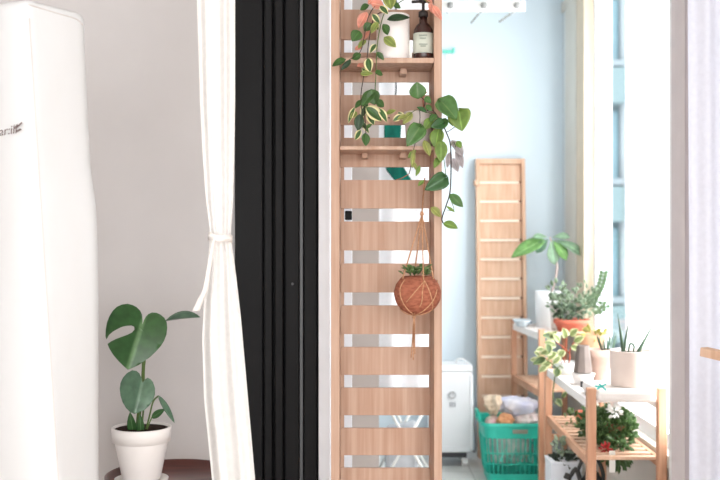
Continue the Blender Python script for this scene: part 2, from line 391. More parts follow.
rw = [(bm.verts.new(p+Vector((-.004-.008*(i/len(pts)), 0, 0))), bm.verts.new(p+Vector((.004+.004*(i/len(pts)), .004, 0)))) for i, p in enumerate(pts)]
for a, b in zip(rw, rw[1:]): bm.faces.new((a[0], a[1], b[1], b[0]))
obj('tie_end', bm, mat('tieback_tail', (252, 246, 240), .85), cu, smooth=True, solid=.003)
bm = new(); tube(bm, [Vector((-.75, 2.8, Z(-78, 2.8)+.02)), Vector((-.2, 2.8, Z(-78, 2.8)+.02))], .012, 12, 1)
obj('curtain_heading', boxes(((X(195, 2.8), 2.775, Z(-60, 2.8)-.01), (X(237, 2.8), 2.825, Z(-60, 2.8)+.03))), CURT, cu); bm.free()

sh = thing('sheer_curtain', 'white sheer curtain hanging at the right edge of the opening', 'curtain', (1.3, 3.25, 0))
bm = new(); rows = []
for i in range(11):
    z = .01+i*2.48/10; row = []
    for j in range(81):
        u = j/80; row.append(bm.verts.new((X(692.5, 3.22)+u*.6+.003*math.sin(z*2), 3.26+.012*math.sin(u*46)*(1+.2*math.sin(u*9)), z)))
    rows.append(row)
for a, b in zip(rows, rows[1:]):
    for j in range(80): bm.faces.new((a[j], a[j+1], b[j+1], b[j]))
obj('curtain_cloth', bm, CURT2, sh, smooth=True, solid=.001)
obj('curtain_heading', boxes(((X(692.5, 3.22), 3.225, 2.49), (X(692.5, 3.22)+.6, 3.295, 2.53))), CURT2, sh)

# wooden rail of a stand, cut by the right edge
rs = thing('wooden_easel', 'pale wooden stand whose rail end pokes in at the right edge', 'stand', (1.15, 2.65, 0))
bm = new(); beam(bm, P(703.5, 351.5, 2.8), P(775, 368, 2.6), .03, .025)
obj('rail', bm, WOOD_P, rs, bevel=.002)
for x, y in ((X(760, 2.65), 2.66), (X(735, 2.9)+.06, 2.9)):
    bm = new(); beam(bm, (x, y, 0), (x, y, Z(367, 2.65)-.012 if y < 2.8 else .85), .03, .03, Vector((0, 1, 0))); obj('leg', bm, WOOD_P, rs, bevel=.002)
bm = new(); beam(bm, (X(760, 2.65), 2.66, .5), (X(735, 2.9)+.06, 2.9, .5), .02, .02); obj('stretcher', bm, WOOD_P, rs)

# ------------------------------------------------------------------ round table and monstera
tb = thing('round_table', 'small round dark mahogany side table under the monstera', 'table', (X(172, 3.05), 3.05, 0))
c = (X(172, 3.05), 3.05, 0); TZ = .522
bm = new(); lathe(bm, c, [(0, TZ-.02), (.185, TZ-.02), (.197, TZ-.012), (.2, TZ), (.2, TZ+.016), (.195, TZ+.018), (.19, TZ+.014), (.188, TZ), (0, TZ)], 64)
obj('table_top', bm, REDW, tb, smooth=True)
for k in range(3):
    a = 2.2+k*2.094; bm = new(); tube(bm, [Vector(c)+Vector((.12*math.cos(a), .12*math.sin(a), TZ-.02)), Vector(c)+Vector((.17*math.cos(a), .17*math.sin(a), 0))], .014, 10, 2, .010)
    obj('leg', bm, REDW, tb, smooth=True)
ms = thing('potted_monstera', 'young monstera with one big split leaf in a white pot on the round table', 'potted plant', (X(141.5, 3), 3.0, TZ))
pc = Vector((X(141.5, 3), 3.0, TZ)); RZ = Z(426.5, 3)-TZ
bm = new(); lathe(bm, pc, [(0, .0), (.072, 0), (.078, .004), (.08, .014), (.074, .016), (.06, .01), (0, .01)], 48); obj('saucer', bm, POTW, ms, smooth=True)
bm = new(); lathe(bm, pc, [(0, .012), (.054, .012), (.057, .016), (.0785, RZ-.046), (.0785, RZ-.044), (.0865, RZ-.042), (.0885, RZ-.002), (.086, RZ), (.082, RZ), (.08, RZ-.02), (0, RZ-.02)], 48)
obj('pot', bm, POTW, ms, smooth=True)
bm = new(); lathe(bm, pc, [(.0808, RZ-.022), (.0808, RZ-.007), (.05, RZ-.003), (0, RZ-.001)], 32); obj('soil', bm, SOIL, ms)
MG = leafmat('monstera_green', (58, 96, 52), (50, 88, 48), (104, 138, 92), .9, .32, .12)
MG2 = leafmat('monstera_grey_green', (92, 122, 98), (82, 112, 90), (112, 140, 116), .9, .3, .1)
def toM(D0):
    return lambda x, y, d: P(95+x/4, 295+y/4, D0+d)
out = [(190, 118), (190, 100), (188, 78), (180, 62), (166, 48), (150, 40), (130, 35), (108, 38), (88, 47), (72, 62), (58, 84), (48, 110), (43, 138), (42, 165), (46, 178), (56, 160), (72, 146), (88, 137), (106, 128), (126, 123), (146, 122), (157, 127), (158, 138), (148, 150), (130, 159), (108, 167), (84, 176), (62, 187), (50, 196),
       (58, 215), (72, 238), (92, 262), (112, 282), (131, 299), (150, 291), (175, 280), (200, 263), (222, 247), (242, 228), (262, 206), (276, 184), (286, 158), (289, 132), (287, 110), (278, 92), (262, 78), (245, 71), (228, 70), (214, 76), (204, 86), (196, 100)]
polyleaf('leaf', ms, MG, out, toM(2.96), ((190, 110), (131, 299)), -.035, -.03)
out2 = [(190, 352), (186, 332), (178, 314), (165, 303), (148, 301), (128, 312), (112, 330), (102, 352), (99, 375), (102, 402), (110, 428), (124, 452), (140, 468), (157, 476), (176, 470), (198, 460), (216, 444), (232, 422), (240, 398), (240, 372), (232, 348), (222, 336), (210, 331), (200, 338)]
polyleaf('leaf', ms, MG2, out2, toM(2.93), ((190, 345), (157, 476)), -.03, -.02)
leafobj('leaf', ms, MG2, P(165, 321, 3.0), P(200, 316.5, 2.95), .05, face=(0, -.42, 1), fold=.3, curl=.05, thick=.001)
leafobj('leaf', ms, MG, P(151.5, 418, 2.97), P(165, 409, 2.96), .022, face=(0, -1, .4), curl=0)
leafobj('leaf', ms, MG2, P(158, 395.5, 2.97), P(173.5, 424, 2.93), .026, face=(.8, -.55, .35), fold=.2, curl=-.12)
leafobj('leaf', ms, MG, P(134, 438, 2.97), P(130, 412, 2.95), .028, face=(0, -1, 0), curl=0)
leafobj('leaf', ms, MG, P(141, 437, 2.96), P(140, 414, 2.95), .022, face=(.3, -1, 0), curl=0)
for pts, r in (([P(139, 437, 2.99), P(141, 400, 3.0), P(143, 360, 2.99), P(143, 331, 2.97)], .0032), ([P(136, 437, 2.98), P(137, 425, 2.97), P(139, 405, 2.95), P(141, 388, 2.94)], .004),
               ([P(141, 437, 3.0), P(144, 400, 3.01), P(145, 360, 3.01), P(156, 330, 3.01), P(166, 321, 3.02)], .0028), ([P(144, 437, 2.98), P(149, 418, 2.97), P(153, 402, 2.97), P(158, 396, 2.97)], .0025),
               ([P(145, 436, 2.97), P(149, 424, 2.97), P(152, 417, 2.97)], .0018)):
    bm = new(); tube(bm, pts, r, 8, 6); obj('stem', bm, STEM, ms, smooth=True)

# ------------------------------------------------------------------ slatted partition
DF, DS = 2.9, 3.05
XL0, XL1 = X(331, DF), X(339.5, DF); XR0, XR1 = X(434, DF), X(442, DF)
pt = thing('slatted_partition', 'tall oak slatted partition screen with two small shelves, nearest the camera', 'partition', (X(386, DS), DS, 0))
TOPZ = 2.3
obj('side_board', boxes(((XL0, DF, 0), (XL1, 3.09, TOPZ))), WOOD, pt, bevel=.0015)
obj('side_board', boxes(((XR0, DF, 0), (XR1, 3.09, TOPZ))), WOOD, pt, bevel=.0015)
gaps = [-38, 3, 46, 88.5, 131.2, 173.5, 215, 257, 299, 340.7, 381.5, 421.8, 461.8, 502, 542, 582, 622]
edges = [(-110, gaps[0]-6.5)]+[(a+6.5, b-6.5) for a, b in zip(gaps, gaps[1:])]+[(gaps[-1]+6.5, 655)]
for y0, y1 in edges:
    obj('slat', boxes(((XL1+.0002, DS, Z(y1, DS)), (XR0-.0002, DS+.014, Z(y0, DS)))), WOOD, pt, bevel=.001)
for x0, x1 in ((XL1+.0002, X(344, DS)), (X(429.5, DS), XR0-.0002)):
    obj('stile', boxes(((x0, DS+.0142, 0), (x1, DS+.03, TOPZ))), WOOD, pt)
def shelf(yt, yb, label, brs):
    s = thing('wall_shelf', label, 'shelf', (X(387, DS), DS, Z(yb, 2.88)), 'small shelves hooked on the partition')
    zt, zb = Z(yt, 2.88), Z(yb, 2.88)
    obj('shelf_board', boxes(((XL1+.001, 2.895, zb), (XR0-.001, DS-.0005, zt))), WOOD, s, bevel=.001)
    for a, b in brs: obj('bracket', boxes(((X(a, 2.97), 2.985, zb-.017), (X(b, 2.97), DS-.0005, zb-.0002))), WOOD, s, bevel=.002)
    return zt
S1 = shelf(56.8, 62, 'upper oak shelf on the partition carrying white pot and brown bottle', ((362, 368), (400.5, 407)))
S2 = shelf(145.6, 149.2, 'lower oak shelf on the partition carrying a grey pot', ((362, 368), (400.5, 407)))

# ------------------------------------------------------------------ bottle
bo = thing('pump_bottle', 'dark brown pump bottle with pale green label on the upper shelf', 'bottle', (X(423.3, 2.95), 2.95, S1))
bc = Vector((X(423.3, 2.95), 2.95, S1)); q = 2.95/F
bm = new(); lathe(bm, bc, [(0, 0), (.0275, 0), (.0295, .003), (.0295, 27*q), (.028, 31*q), (.021, 35.5*q), (.0125, 38*q), (.0115, 44*q), (0, 44*q)], 40)
obj('glass_body', bm, mat('brown_glass', (62, 38, 34), .12, None, (3, 3, 3), .6), bo, smooth=True)
bm = new(); lathe(bm, bc, [(.0298, 6.8*q), (.0301, 6.8*q), (.0301, 27*q), (.0298, 27*q)], 40); lab = obj('label', bm, mat('label_paper', (206, 210, 196), .7), bo, smooth=True)
def bar(x0, x1, y): return boxes(((X(x0, 2.917), 2.9160, Z(y+.35, 2.917)), (X(x1, 2.917), 2.9194, Z(y-.35, 2.917))))
INK = mat('label_ink', (150, 158, 146), .7)
for x0, x1, y in ((419, 427, 35), (420, 426, 38), (419, 427.5, 44), (420.5, 426, 46)): subobj('lettering', bar(x0, x1, y), INK, lab)
bm = new(); lathe(bm, bc, [(.0125, 44*q), (.014, 44*q), (.014, 49*q), (.009, 50*q), (.0045, 51*q), (.0045, 58*q), (.012, 58.5*q), (.013, 61*q), (.004, 62*q), (0, 62*q)], 24)
beam(bm, bc+Vector((0, 0, 60*q)), bc+Vector((-.034, -.004, 59*q)), .008, .007)
obj('pump', bm, mat('pump_black', (56, 52, 52), .35), bo, smooth=True)
cdm = tag(obj('small_card', boxes(((X(409.2, 2.93), 2.94, S1), (X(412.3, 2.93), 2.955, S1+.048))), mat('card_white', (240, 236, 228), .6), None, bevel=.001), 'small narrow white card box between white pot and bottle', 'box')

# ------------------------------------------------------------------ hoya in the white pot (upper shelf)
ho = thing('trailing_hoya', 'trailing hoya with pink and cream-edged leaves in the white pot on the upper shelf', 'potted plant', (X(393, 2.95), 2.95, S1))
hc = Vector((X(393, 2.95), 2.95, S1)); hr = .0487
bm = new(); hh = 45.5*2.95/F
lathe(bm, hc, [(0, 0), (hr-.003, 0), (hr, .003), (hr, hh-.001), (hr-.001, hh), (hr-.005, hh), (hr-.006, hh-.015), (0, hh-.015)], 48)
obj('pot', bm, POTW, ho, smooth=True)
bm = new(); lathe(bm, hc, [(hr-.0065, hh-.016), (hr-.0065, hh-.008), (0, hh-.004)], 32); obj('soil', bm, SOIL, ho)
HG = leafmat('hoya_green', (71, 106, 53), (81, 115, 57), None, .9)
HC = leafmat('hoya_cream_edge', (71, 104, 57), (248, 238, 185), None, .62)
HP = leafmat('hoya_pink', (238, 160, 138), (240, 178, 156), None, .7, .45, .35)
HO = leafmat('hoya_olive', (134, 148, 76), (174, 180, 104), None, .7)
HD = leafmat('hoya_dark', (46, 71, 44), (60, 88, 51), None, .8)
hl = [((387, 19.5), (410, 17), 9, HD, 2.86), ((383, 24), (388, 35), 9, HG, 2.86), ((384, 37), (396, 47), 9, HO, 2.86), ((367, 12), (358, 28), 10, HP, 2.9), ((371, 23), (364, 31), 8, HG, 2.88),
      ((360, 31), (352, 41), 11, HG, 2.86), ((371, 30), (363, 40), 6, HP, 2.88), ((346, 59), (332, 66), 8, HG, 2.84), ((351, 60), (341, 70), 5, HD, 2.85), ((361, 54), (352, 59), 7, HG, 2.86), ((368, 58), (370, 72), 9, HC, 2.85),
      ((360, 74), (373, 73), 6, HO, 2.85), ((375, 72), (383, 75), 7, HG, 2.85), ((388, -6), (391, 9), 12, HO, 2.89), ((369, 5), (360, 10), 7, HG, 2.9), ((371, 3), (384, 6), 11, HP, 2.9), ((376, -4), (368, 4), 9, HP, 2.92), ((355, 50), (362, 46), 5, HP, 2.88),
      ((378, 22), (371, 33), 7, HO, 2.85), ((366, 64), (357, 66), 7, HP, 2.9), ((366, 66), (358, 60), 5, HP, 2.9),
      ((374, 90), (362, 106), 11, HG, 2.86), ((371, 89), (375, 105), 13, HG, 2.855), ((366, 107), (382, 121), 13, HC, 2.85), ((379, 108), (387, 122), 7, HC, 2.86), ((355, 107), (348, 123), 6, HC, 2.86), ((360, 114), (358, 131), 9, HD, 2.86),
      ((365, 133), (366, 146), 8, HG, 2.85), ((361, 130), (355, 140), 6, HC, 2.855), ((366, 128), (372, 124), 3.5, HG, 2.85), ((393, 121), (404, 114), 6, HC, 2.87), ((378, 30), (374, 22), 5, HC, 2.87),
      ((363, 100), (355, 108), 6, HG, 2.87), ((368, 112), (374, 125), 8, HC, 2.865), ((362, 122), (369, 133), 6, HC, 2.87), ((357, 112), (350, 118), 5, HO, 2.87), ((376, 100), (384, 107), 7, HG, 2.87), ((368, 104), (361, 118), 8, HC, 2.875),
      ((386, 114), (396, 110), 5, HO, 2.87), ((398, 112), (406, 121), 6, HC, 2.88), ((376, 44), (370, 53), 6, HC, 2.87), ((377, 52), (384, 60), 5, HG, 2.87), ((372, 14), (380, 24), 7, HC, 2.87), ((366, 40), (358, 48), 6, HO, 2.88), ((392, 4), (401, 8), 7, HG, 2.89), ((362, 68), (368, 76), 5, HC, 2.86), ((380, 6), (388, 14), 7, HC, 2.88),
      ((429, 3), (436, 15), 6, HP, 2.86), ((432, 5), (442, 20), 7, HP, 2.86), ((425, -4), (432, 6), 7, HP, 2.9)]
for i, (a, b, wd, m, D) in enumerate(hl):
    leafobj('leaf', ho, m, P(*a, D), P(*b, D+.012*math.sin(i*2.3)), wd*D/F*1.12, face=(.35*math.sin(i*1.7), -1, .35+.3*math.cos(i)), kind='ovate', curl=.1)
for pts in ([(388, 10, 2.95), (384, 14, 2.88), (380, 28, 2.86), (377, 48, 2.86), (376, 72, 2.86), (375, 92, 2.865)], [(386, 10, 2.95), (376, 6, 2.9), (368, 18, 2.89), (364, 38, 2.87), (360, 52, 2.87), (349, 60, 2.86)],
            [(385, 10, 2.95), (374, 18, 2.88), (369, 40, 2.87), (367, 58, 2.87), (364, 75, 2.87), (361, 95, 2.87), (362, 112, 2.865), (363, 128, 2.86)], [(368, 94, 2.87), (364, 102, 2.87), (365, 120, 2.86), (366, 134, 2.86)],
            [(395, 8, 2.95), (400, 2, 2.92), (415, -4, 2.88), (428, 2, 2.87), (433, 6, 2.87)], [(372, 106, 2.87), (380, 116, 2.87), (390, 118, 2.87)]):
    bm = new(); tube(bm, [P(*p) for p in pts], .0014, 6, 6); obj('vine', bm, STEMD if pts[0][0] < 388 else STEM, ho, smooth=True)

# ------------------------------------------------------------------ pothos in the grey pot (lower shelf)
po = thing('trailing_pothos', 'trailing pothos with heart leaves in the grey pot on the lower shelf', 'potted plant', (X(419, 2.96), 2.96, S2))
qc = Vector((X(419, 2.96), 2.96, S2)); hh = 36*2.96/F; hr = .043
bm = new(); lathe(bm, qc, [(0, 0), (hr*.86, 0), (hr*.88, .003), (hr, hh-.012), (hr+.0015, hh-.011), (hr+.0015, hh), (hr-.003, hh), (hr-.004, hh-.012), (0, hh-.012)], 40)
obj('pot', bm, mat('grey_white_ceramic', (222, 212, 206), .5, (210, 198, 192), (20, 20, 20)), po, smooth=True)
bm = new(); lathe(bm, qc, [(hr-.0045, hh-.013), (hr-.0045, hh-.006), (0, hh-.003)], 32); obj('soil', bm, SOIL, po)
PG = leafmat('pothos_green', (85, 125, 67), (97, 136, 71), (110, 140, 84), .85, .35, .2)
PL = leafmat('pothos_light', (131, 162, 82), (149, 172, 90), None, .8, .4, .35)
PD = leafmat('pothos_dark', (57, 97, 53), (64, 104, 57), None, .85, .35, .1)
PY = leafmat('pothos_yellow', (166, 172, 96), (184, 184, 120), None, .7, .4, .35)
PS = leafmat('dry_silver', (196, 188, 190), (214, 206, 208), (170, 160, 160), .7, .6, .35)
pl = [((418, 99), (417, 82), 16, PG, 2.9, 'ovate'), ((441, 101), (457, 119), 22, PG, 2.86, 'heart'), ((459, 111), (462, 131), 22, PL, 2.87, 'heart'), ((443, 123), (431, 127), 11, PD, 2.86, 'heart'),
      ((420, 127), (407, 146), 17, PG, 2.86, 'heart'), ((439, 128), (435, 148), 14, PL, 2.88, 'ovate'), ((441, 140), (441, 162), 12, PL, 2.86, 'ovate'), ((445, 178), (425, 190), 16, PD, 2.86, 'heart'), ((450, 194), (463, 207), 9, PG, 2.87, 'ovate'),
      ((431, 207), (441, 217), 8, PY, 2.87, 'ovate'), ((443, 223), (458, 228), 9, PL, 2.87, 'ovate'), ((414, 148), (412, 168), 5, PY, 2.87, 'lance'), ((426, 105), (432, 111), 5, PG, 2.87, 'ovate'), ((450, 117), (453, 126), 8, PG, 2.88, 'ovate'),
      ((457, 141), (461, 148), 6, PL, 2.9, 'ovate'), ((436, 103), (442, 113), 6, PY, 2.88, 'ovate'), ((420, 165), (416, 176), 4, PL, 2.87, 'lance'), ((425, 97), (431, 103), 6, PG, 2.87, 'ovate'), ((446, 206), (455, 212), 3, PL, 2.87, 'lance'),
      ((432, 118), (424, 130), 9, PL, 2.885, 'ovate'), ((436, 114), (430, 122), 7, PG, 2.88, 'ovate'), ((446, 118), (441, 130), 8, PG, 2.89, 'ovate'), ((424, 140), (430, 156), 8, PY, 2.885, 'ovate'), ((441, 156), (434, 168), 7, PL, 2.885, 'ovate'), ((416, 150), (408, 158), 5, PL, 2.88, 'lance'), ((412, 160), (418, 172), 4, PY, 2.88, 'lance'),
      ((424, 180), (418, 186), 4, PL, 2.88, 'lance'), ((412, 112), (403, 124), 8, PY, 2.885, 'ovate'),
      ((427, 112), (417, 107), 5, PD, 2.87, 'lance'), ((408, 116), (397, 119), 6, PY, 2.87, 'ovate'),
      ((455, 143), (463, 156), 9, PS, 2.93, 'ovate'), ((456, 150), (463, 168), 8, PS, 2.94, 'ovate'), ((453, 158), (458, 172), 8, PS, 2.93, 'ovate'), ((450, 152), (447, 168), 6, PS, 2.93, 'ovate'), ((452, 140), (457, 150), 8, PS, 2.94, 'ovate')]
for i, (a, b, wd, m, D, k) in enumerate(pl):
    leafobj('leaf', po, m, P(*a, D), P(*b, D-.01), wd*D/F*1.08, face=(.3*math.sin(i*2.1), -1, .35+.25*math.cos(i*1.3)), kind=k, curl=.12)
for m, r, pts in ((STEMD, .0019, [(424, 112, 2.95), (432, 110, 2.89), (441, 122, 2.88), (447, 134, 2.88), (450.5, 146, 2.88), (451, 170, 2.88), (450, 192, 2.88), (446, 206, 2.88), (442, 218, 2.88), (443, 223, 2.87)]),
                  (STEMD, .0015, [(422, 112, 2.95), (425, 102, 2.9), (420, 96, 2.9)]), (STEMD, .0013, [(424, 112, 2.95), (420, 108, 2.89), (420, 118, 2.88), (419, 128, 2.87), (414, 148, 2.87), (411, 166, 2.87), (409, 174, 2.87)]),
                  (STEMR, .0012, [(424, 110, 2.94), (423, 98, 2.9), (427, 92, 2.9)]), (STEM, .0012, [(424, 112, 2.92), (436, 116, 2.88), (442, 128, 2.87), (441, 142, 2.87), (444, 160, 2.87), (446, 176, 2.87)]),
                  (STEMD, .0012, [(447, 132, 2.88), (452, 129, 2.88), (457, 125, 2.88)]), (STEMD, .001, [(441, 112, 2.88), (450, 108, 2.88), (459, 112, 2.875)]), (STEM, .001, [(449, 196, 2.88), (454, 210, 2.87), (447, 210, 2.87)]),
                  (STEMR, .0009, [(409, 174, 2.87), (402, 178, 2.87), (396, 180, 2.88)]), (STEM, .001, [(424, 112, 2.93), (416, 110, 2.89), (408, 116, 2.88)]), (STEM, .001, [(450, 146, 2.88), (454, 142, 2.91), (456, 150, 2.93)])):
    bm = new(); tube(bm, [P(*p) for p in pts], r, 6, 6); obj('vine', bm, m, po, smooth=True)

# ------------------------------------------------------------------ hanging coconut planter
co = thing('hanging_coconut_planter', 'succulent in a brown coconut shell hung by jute ropes on the partition', 'hanging planter', P(417.5, 293, 2.822))
cc = P(417.5, 293.5, 2.822); R = .0664
bm = new(); prof = []
for i in range(16):
    a = -math.pi/2+i/15*(math.pi/2+.93); prof.append((R*math.cos(a)*1.0, R*.92*math.sin(a)))
prof[0] = (0, -R*.92); rt = prof[-1]
prof += [(rt[0]-.006, rt[1]), (rt[0]-.007, rt[1]-.012), (0, rt[1]-.012)]
lathe(bm, cc, prof, 48)
for v in bm.verts: v.co += (v.co-cc).normalized()*random.uniform(-.0008, .0008)
obj('coconut_shell', bm, mat('coconut', (176, 110, 86), .9, (142, 84, 66), (60, 60, 140), .1, .7), co, smooth=True)
bm = new(); lathe(bm, cc+Vector((0, 0, rt[1]-.013)), [(rt[0]-.0075, 0), (rt[0]-.0075, .008), (0, .01)], 32); obj('soil', bm, SOIL, co)
knot = P(422, 214, 2.86); bm = new()
tube(bm, [P(425, 178, 3.1), P(424.5, 181, 3.02), P(424, 188, 2.99), P(423, 200, 2.92), knot], .0022, 8, 5)
lathe(bm, knot, [(0, -.008), (.005, -.004), (.006, 0), (.004, .007), (0, .009)], 12)
rim = [P(402.5, 279, 2.822-.026), P(423.5, 280, 2.822-.054), P(433.5, 279, 2.822-.026), P(414, 277, 2.822+.05)]
for p in rim: tube(bm, [knot, knot.lerp(p, .5), p], .0019, 8, 3)
obj('rope', bm, ROPE, co, smooth=True)
def sph(px, py, side=-1):  # point on the shell front
    dx, dz = X(px, 2.822)-cc.x, Z(py, 2.822)-cc.z; k = R+.0015
    t = max(0, 1-(dx/k)**2-(dz/(k*.92))**2); return Vector((cc.x+dx, cc.y-k*math.sqrt(t), cc.z+dz))
bm = new()
for pts in ([(423.5, 280), (416, 288), (407, 299), (400, 309)], [(423.5, 280), (428, 290), (431, 300), (432, 309)], [(404.5, 279), (400, 286), (400, 296), (405, 306), (413, 314)], [(437.5, 280), (435, 292), (430, 302), (421, 311), (413, 315)],
            [(400, 309), (406, 313.5), (413, 315)], [(432, 309), (424, 313), (413, 315)], [(423.5, 280), (421, 290), (420, 302), (413, 314)]):
    tube(bm, [sph(*p) for p in pts], .0017, 6, 4)
obj('rope_net', bm, ROPE, co, smooth=True)
bm = new(); b0 = P(414, 316, 2.822)
for dx, ln, fr in ((-1.6, 42, 0), (.2, 44, 1), (1.6, 38, 2)):
    tube(bm, [b0, P(414+dx*.4, 325, 2.822), P(413.5+dx*.6, 340, 2.95), P(413+dx*1.2, 316+ln, 2.95)], .0019, 6, 5)
lathe(bm, P(414, 317, 2.822), [(0, -.006), (.005, -.003), (.005, .003), (0, .006)], 10)
obj('rope_tail', bm, ROPE, co, smooth=True)
SG = leafmat('succulent_green', (94, 122, 72), (112, 138, 86), None, .8, .4, .1)
bm = new(); random.seed(3)
for i in range(60):
    a = random.uniform(0, 6.28); rr = .036*math.sqrt(random.random()); b = Vector((cc.x+rr*math.cos(a)-.008, cc.y+rr*math.sin(a), Z(274.5, 2.822)+random.uniform(-.003, .018)))
    d = Vector((math.cos(a)*.9, math.sin(a)*.9, random.uniform(.3, 1.1))).normalized()
    leaf(bm, b, b+d*random.uniform(.014, .022), .013, face=(0, 0, 1) if d.z < .8 else (0, -1, 0), kind='obovate', nv=5, nu=2, fold=.1)
obj('succulent', bm, SG, co, solid=.002)

# ------------------------------------------------------------------ behind the partition: ceiling drying rack, sheet, teal shirt
rk = thing('ceiling_drying_rack', 'white ceiling drying rack with rods above the balcony', 'drying rack', (.5, 5.0, 2.78))
RW = mat('rack_white', (240, 240, 236), .45)
obj('crossbar', boxes(((X(372, 4.6), 4.985, Z(12, 5)), (X(525, 5), 5.0, Z(1.5, 5)))), RW, rk, bevel=.004)
for px in (400, 450, 483, 516):
    bm = new(); tube(bm, [(X(px, 5), 4.965, Z(7, 5)), (X(px, 5), 5.11, Z(7, 5))], .010, 12, 1); rd = obj('rod', bm, RW, rk, smooth=True)
    bm = new(); tube(bm, [(X(px, 5), 4.958, Z(7, 5)), (X(px, 5), 4.967, Z(7, 5))], .017, 16, 1); subobj('end_cap', bm, mat('cap_grey', (150, 150, 148), .5), rd, smooth=True)
for a, b in (((471, 23), (478.5, 14)), ((499, 22), (510.5, 14))):
    bm = new(); beam(bm, P(*a, 4.99), P(*b, 4.99), .010, .010); obj('hook', bm, mat('hook_grey', (140, 144, 142), .5), rk)
for px in (430, 515):
    bm = new()
    beam(bm, (X(px, 5)-.12, 5.01, Z(2.5, 5)), (X(px, 5)+.0, 5.01, 2.78), .012, .02); beam(bm, (X(px, 5)+.12*0, 5.01, 2.78), (X(px, 5)+.01, 5.01, Z(2.5, 5)), .012, .02)
    obj('scissor_arm', bm, RW, rk)
st = thing('hanging_sheet', 'long white sheet hanging behind the slats of the partition', 'laundry', (X(405, 4.6), 4.6, Z(395, 4.6)))
bm = new(); rows = []
for i in range(31):
    t = i/30; z = Z(-22, 4.6)-(Z(-22, 4.6)-Z(396, 4.6))*t; row = []
    for j in range(33):
        u = j/32; row.append(bm.verts.new((X(377+(437-377)*u-2*t, 4.6), 4.6+.016*math.sin(u*14+t*.8)*(.5+t*.5), z)))
    rows.append(row)
for a, b in zip(rows, rows[1:]):
    for j in range(32): bm.faces.new((a[j], a[j+1], b[j+1], b[j]))
obj('sheet_cloth', bm, SHEET, st, smooth=True, solid=.002)
bm = new(); tube(bm, [(X(372, 4.6), 4.6, Z(-24, 4.6)), (X(440, 4.6), 4.6, Z(-24, 4.6))], .010, 10, 1); obj('hanging_bar', bm, RW, st, smooth=True)
for px in (380, 432):
    bm = new(); tube(bm, [(X(px, 4.6), 4.6, Z(-24, 4.6)), (X(px, 4.6), 4.6, 2.78)], .004, 8, 1); obj('cord', bm, RW, st)
ts = thing('teal_garment', 'dark teal garment drying on a thin hook behind the slats', 'laundry', (X(393, 4.45), 4.45, Z(186, 4.45)))
bm = new(); out = [(386, 104), (394, 101), (401, 106), (402, 120), (400, 146), (402, 164), (408, 174), (414, 184), (404, 185), (394, 180), (386, 170), (384, 150), (384, 120)]
f = [bm.verts.new(P(x, y, 4.44)) for x, y in out]; b = [bm.verts.new(P(x, y, 4.465)) for x, y in out]
bm.faces.new(f); bm.faces.new(b[::-1])
for k in range(len(out)): bm.faces.new((f[k], f[(k+1) % len(out)], b[(k+1) % len(out)], b[k]))
obj('cloth', bm, TEALC, ts, bevel=.006)
bm = new(); tube(bm, [P(394, 103, 4.45), P(396, 92, 4.45), P(396, 70, 4.45), P(396, -28, 4.45), P(396, -29, 4.6)], .004, 8, 4); obj('hanger_cord', bm, mat('dark_cord', (70, 74, 78), .6), ts)

# folding drying rack, its legs showing in the lowest gaps
fr = thing('folding_drying_rack', 'white folding drying rack with crossed legs behind the lowest slats', 'drying rack', (X(402, 4.9), 4.9, 0))
for a, b in (((386, 404), (436, 492)), ((428, 404), (377, 494))):
    for D in (4.75, 5.15):
        p0, p1 = P(*a, 4.75), P(*b, 4.75); bm = new(); tube(bm, [(p0.x, D, p0.z), (p1.x, D, max(.007, p1.z))], .007, 8, 1); obj('leg', bm, RW, fr, smooth=True)
for px in (386, 396, 407, 418, 428):
    bm = new(); tube(bm, [(X(px, 4.75), 4.72, Z(404, 4.75)), (X(px, 4.75), 5.18, Z(404, 4.75))], .005, 8, 1); obj('rail', bm, RW, fr, smooth=True)
bm = new()
lo = [bm.verts.new((X(p, 4.9), y, 0)) for p, y in ((386, 4.86), (417, 4.86), (417, 5.06), (386, 5.06))]
hi = [bm.verts.new((X(p, 4.9), y, z)) for p, y, z in ((384, 4.86, .30), (419, 4.86, .33), (418, 5.04, .35), (386, 5.04, .32))]
bm.faces.new(lo[::-1]); bm.faces.new(hi)
for k in range(4): bm.faces.new((lo[k], lo[(k+1) % 4], hi[(k+1) % 4], hi[k]))
tag(obj('storage_bag', bm, mat('grey_bag', (190, 192, 196), .7, (170, 172, 176), (14, 14, 14)), None, bevel=.02), 'light grey soft bag on the floor under the folding drying rack', 'bag')
tag(obj('black_clip', boxes(((X(345, 3.47), 3.452, Z(220, 3.47)), (X(352, 3.47), 3.479, Z(211, 3.47)))), BLACK, None, bevel=.003), 'small black latch on the white post behind the slats', 'latch')

# ------------------------------------------------------------------ leaning slatted panel
lp = thing('leaning_slatted_panel', 'second slatted wooden panel leaning on the far balcony wall', 'wooden panel', (X(502, 5.78), 5.78, 0))
sh_ = (5.90-5.74)/1.72
def lean(bm, x0, x1, z0, z1, f, b, shift=0):
    box(bm, (x0, f, z0), (x1, b, z1))
    vs = list(bm.verts)[-8:]
    for v in vs: v.co.y += v.co.z*sh_*.8
x0, x1 = X(477.5, 5.78), X(527, 5.78); HP_ = Z(159, 5.88)
for a, b in ((x0, x0+.02), (x1-.02, x1)):
    bm = new(); lean(bm, a, b, .0, HP_, 5.72, 5.79); obj('side_board', bm, WOOD_P, lp, bevel=.002)
bm = new(); lean(bm, x0+.0205, x1-.0205, HP_-.03, HP_, 5.725, 5.79); obj('top_rail', bm, WOOD_P, lp)
pitch = .1125; z = HP_-.031; i = 0
NAT = mat('pale_gap_edge', (246, 226, 206), .6)
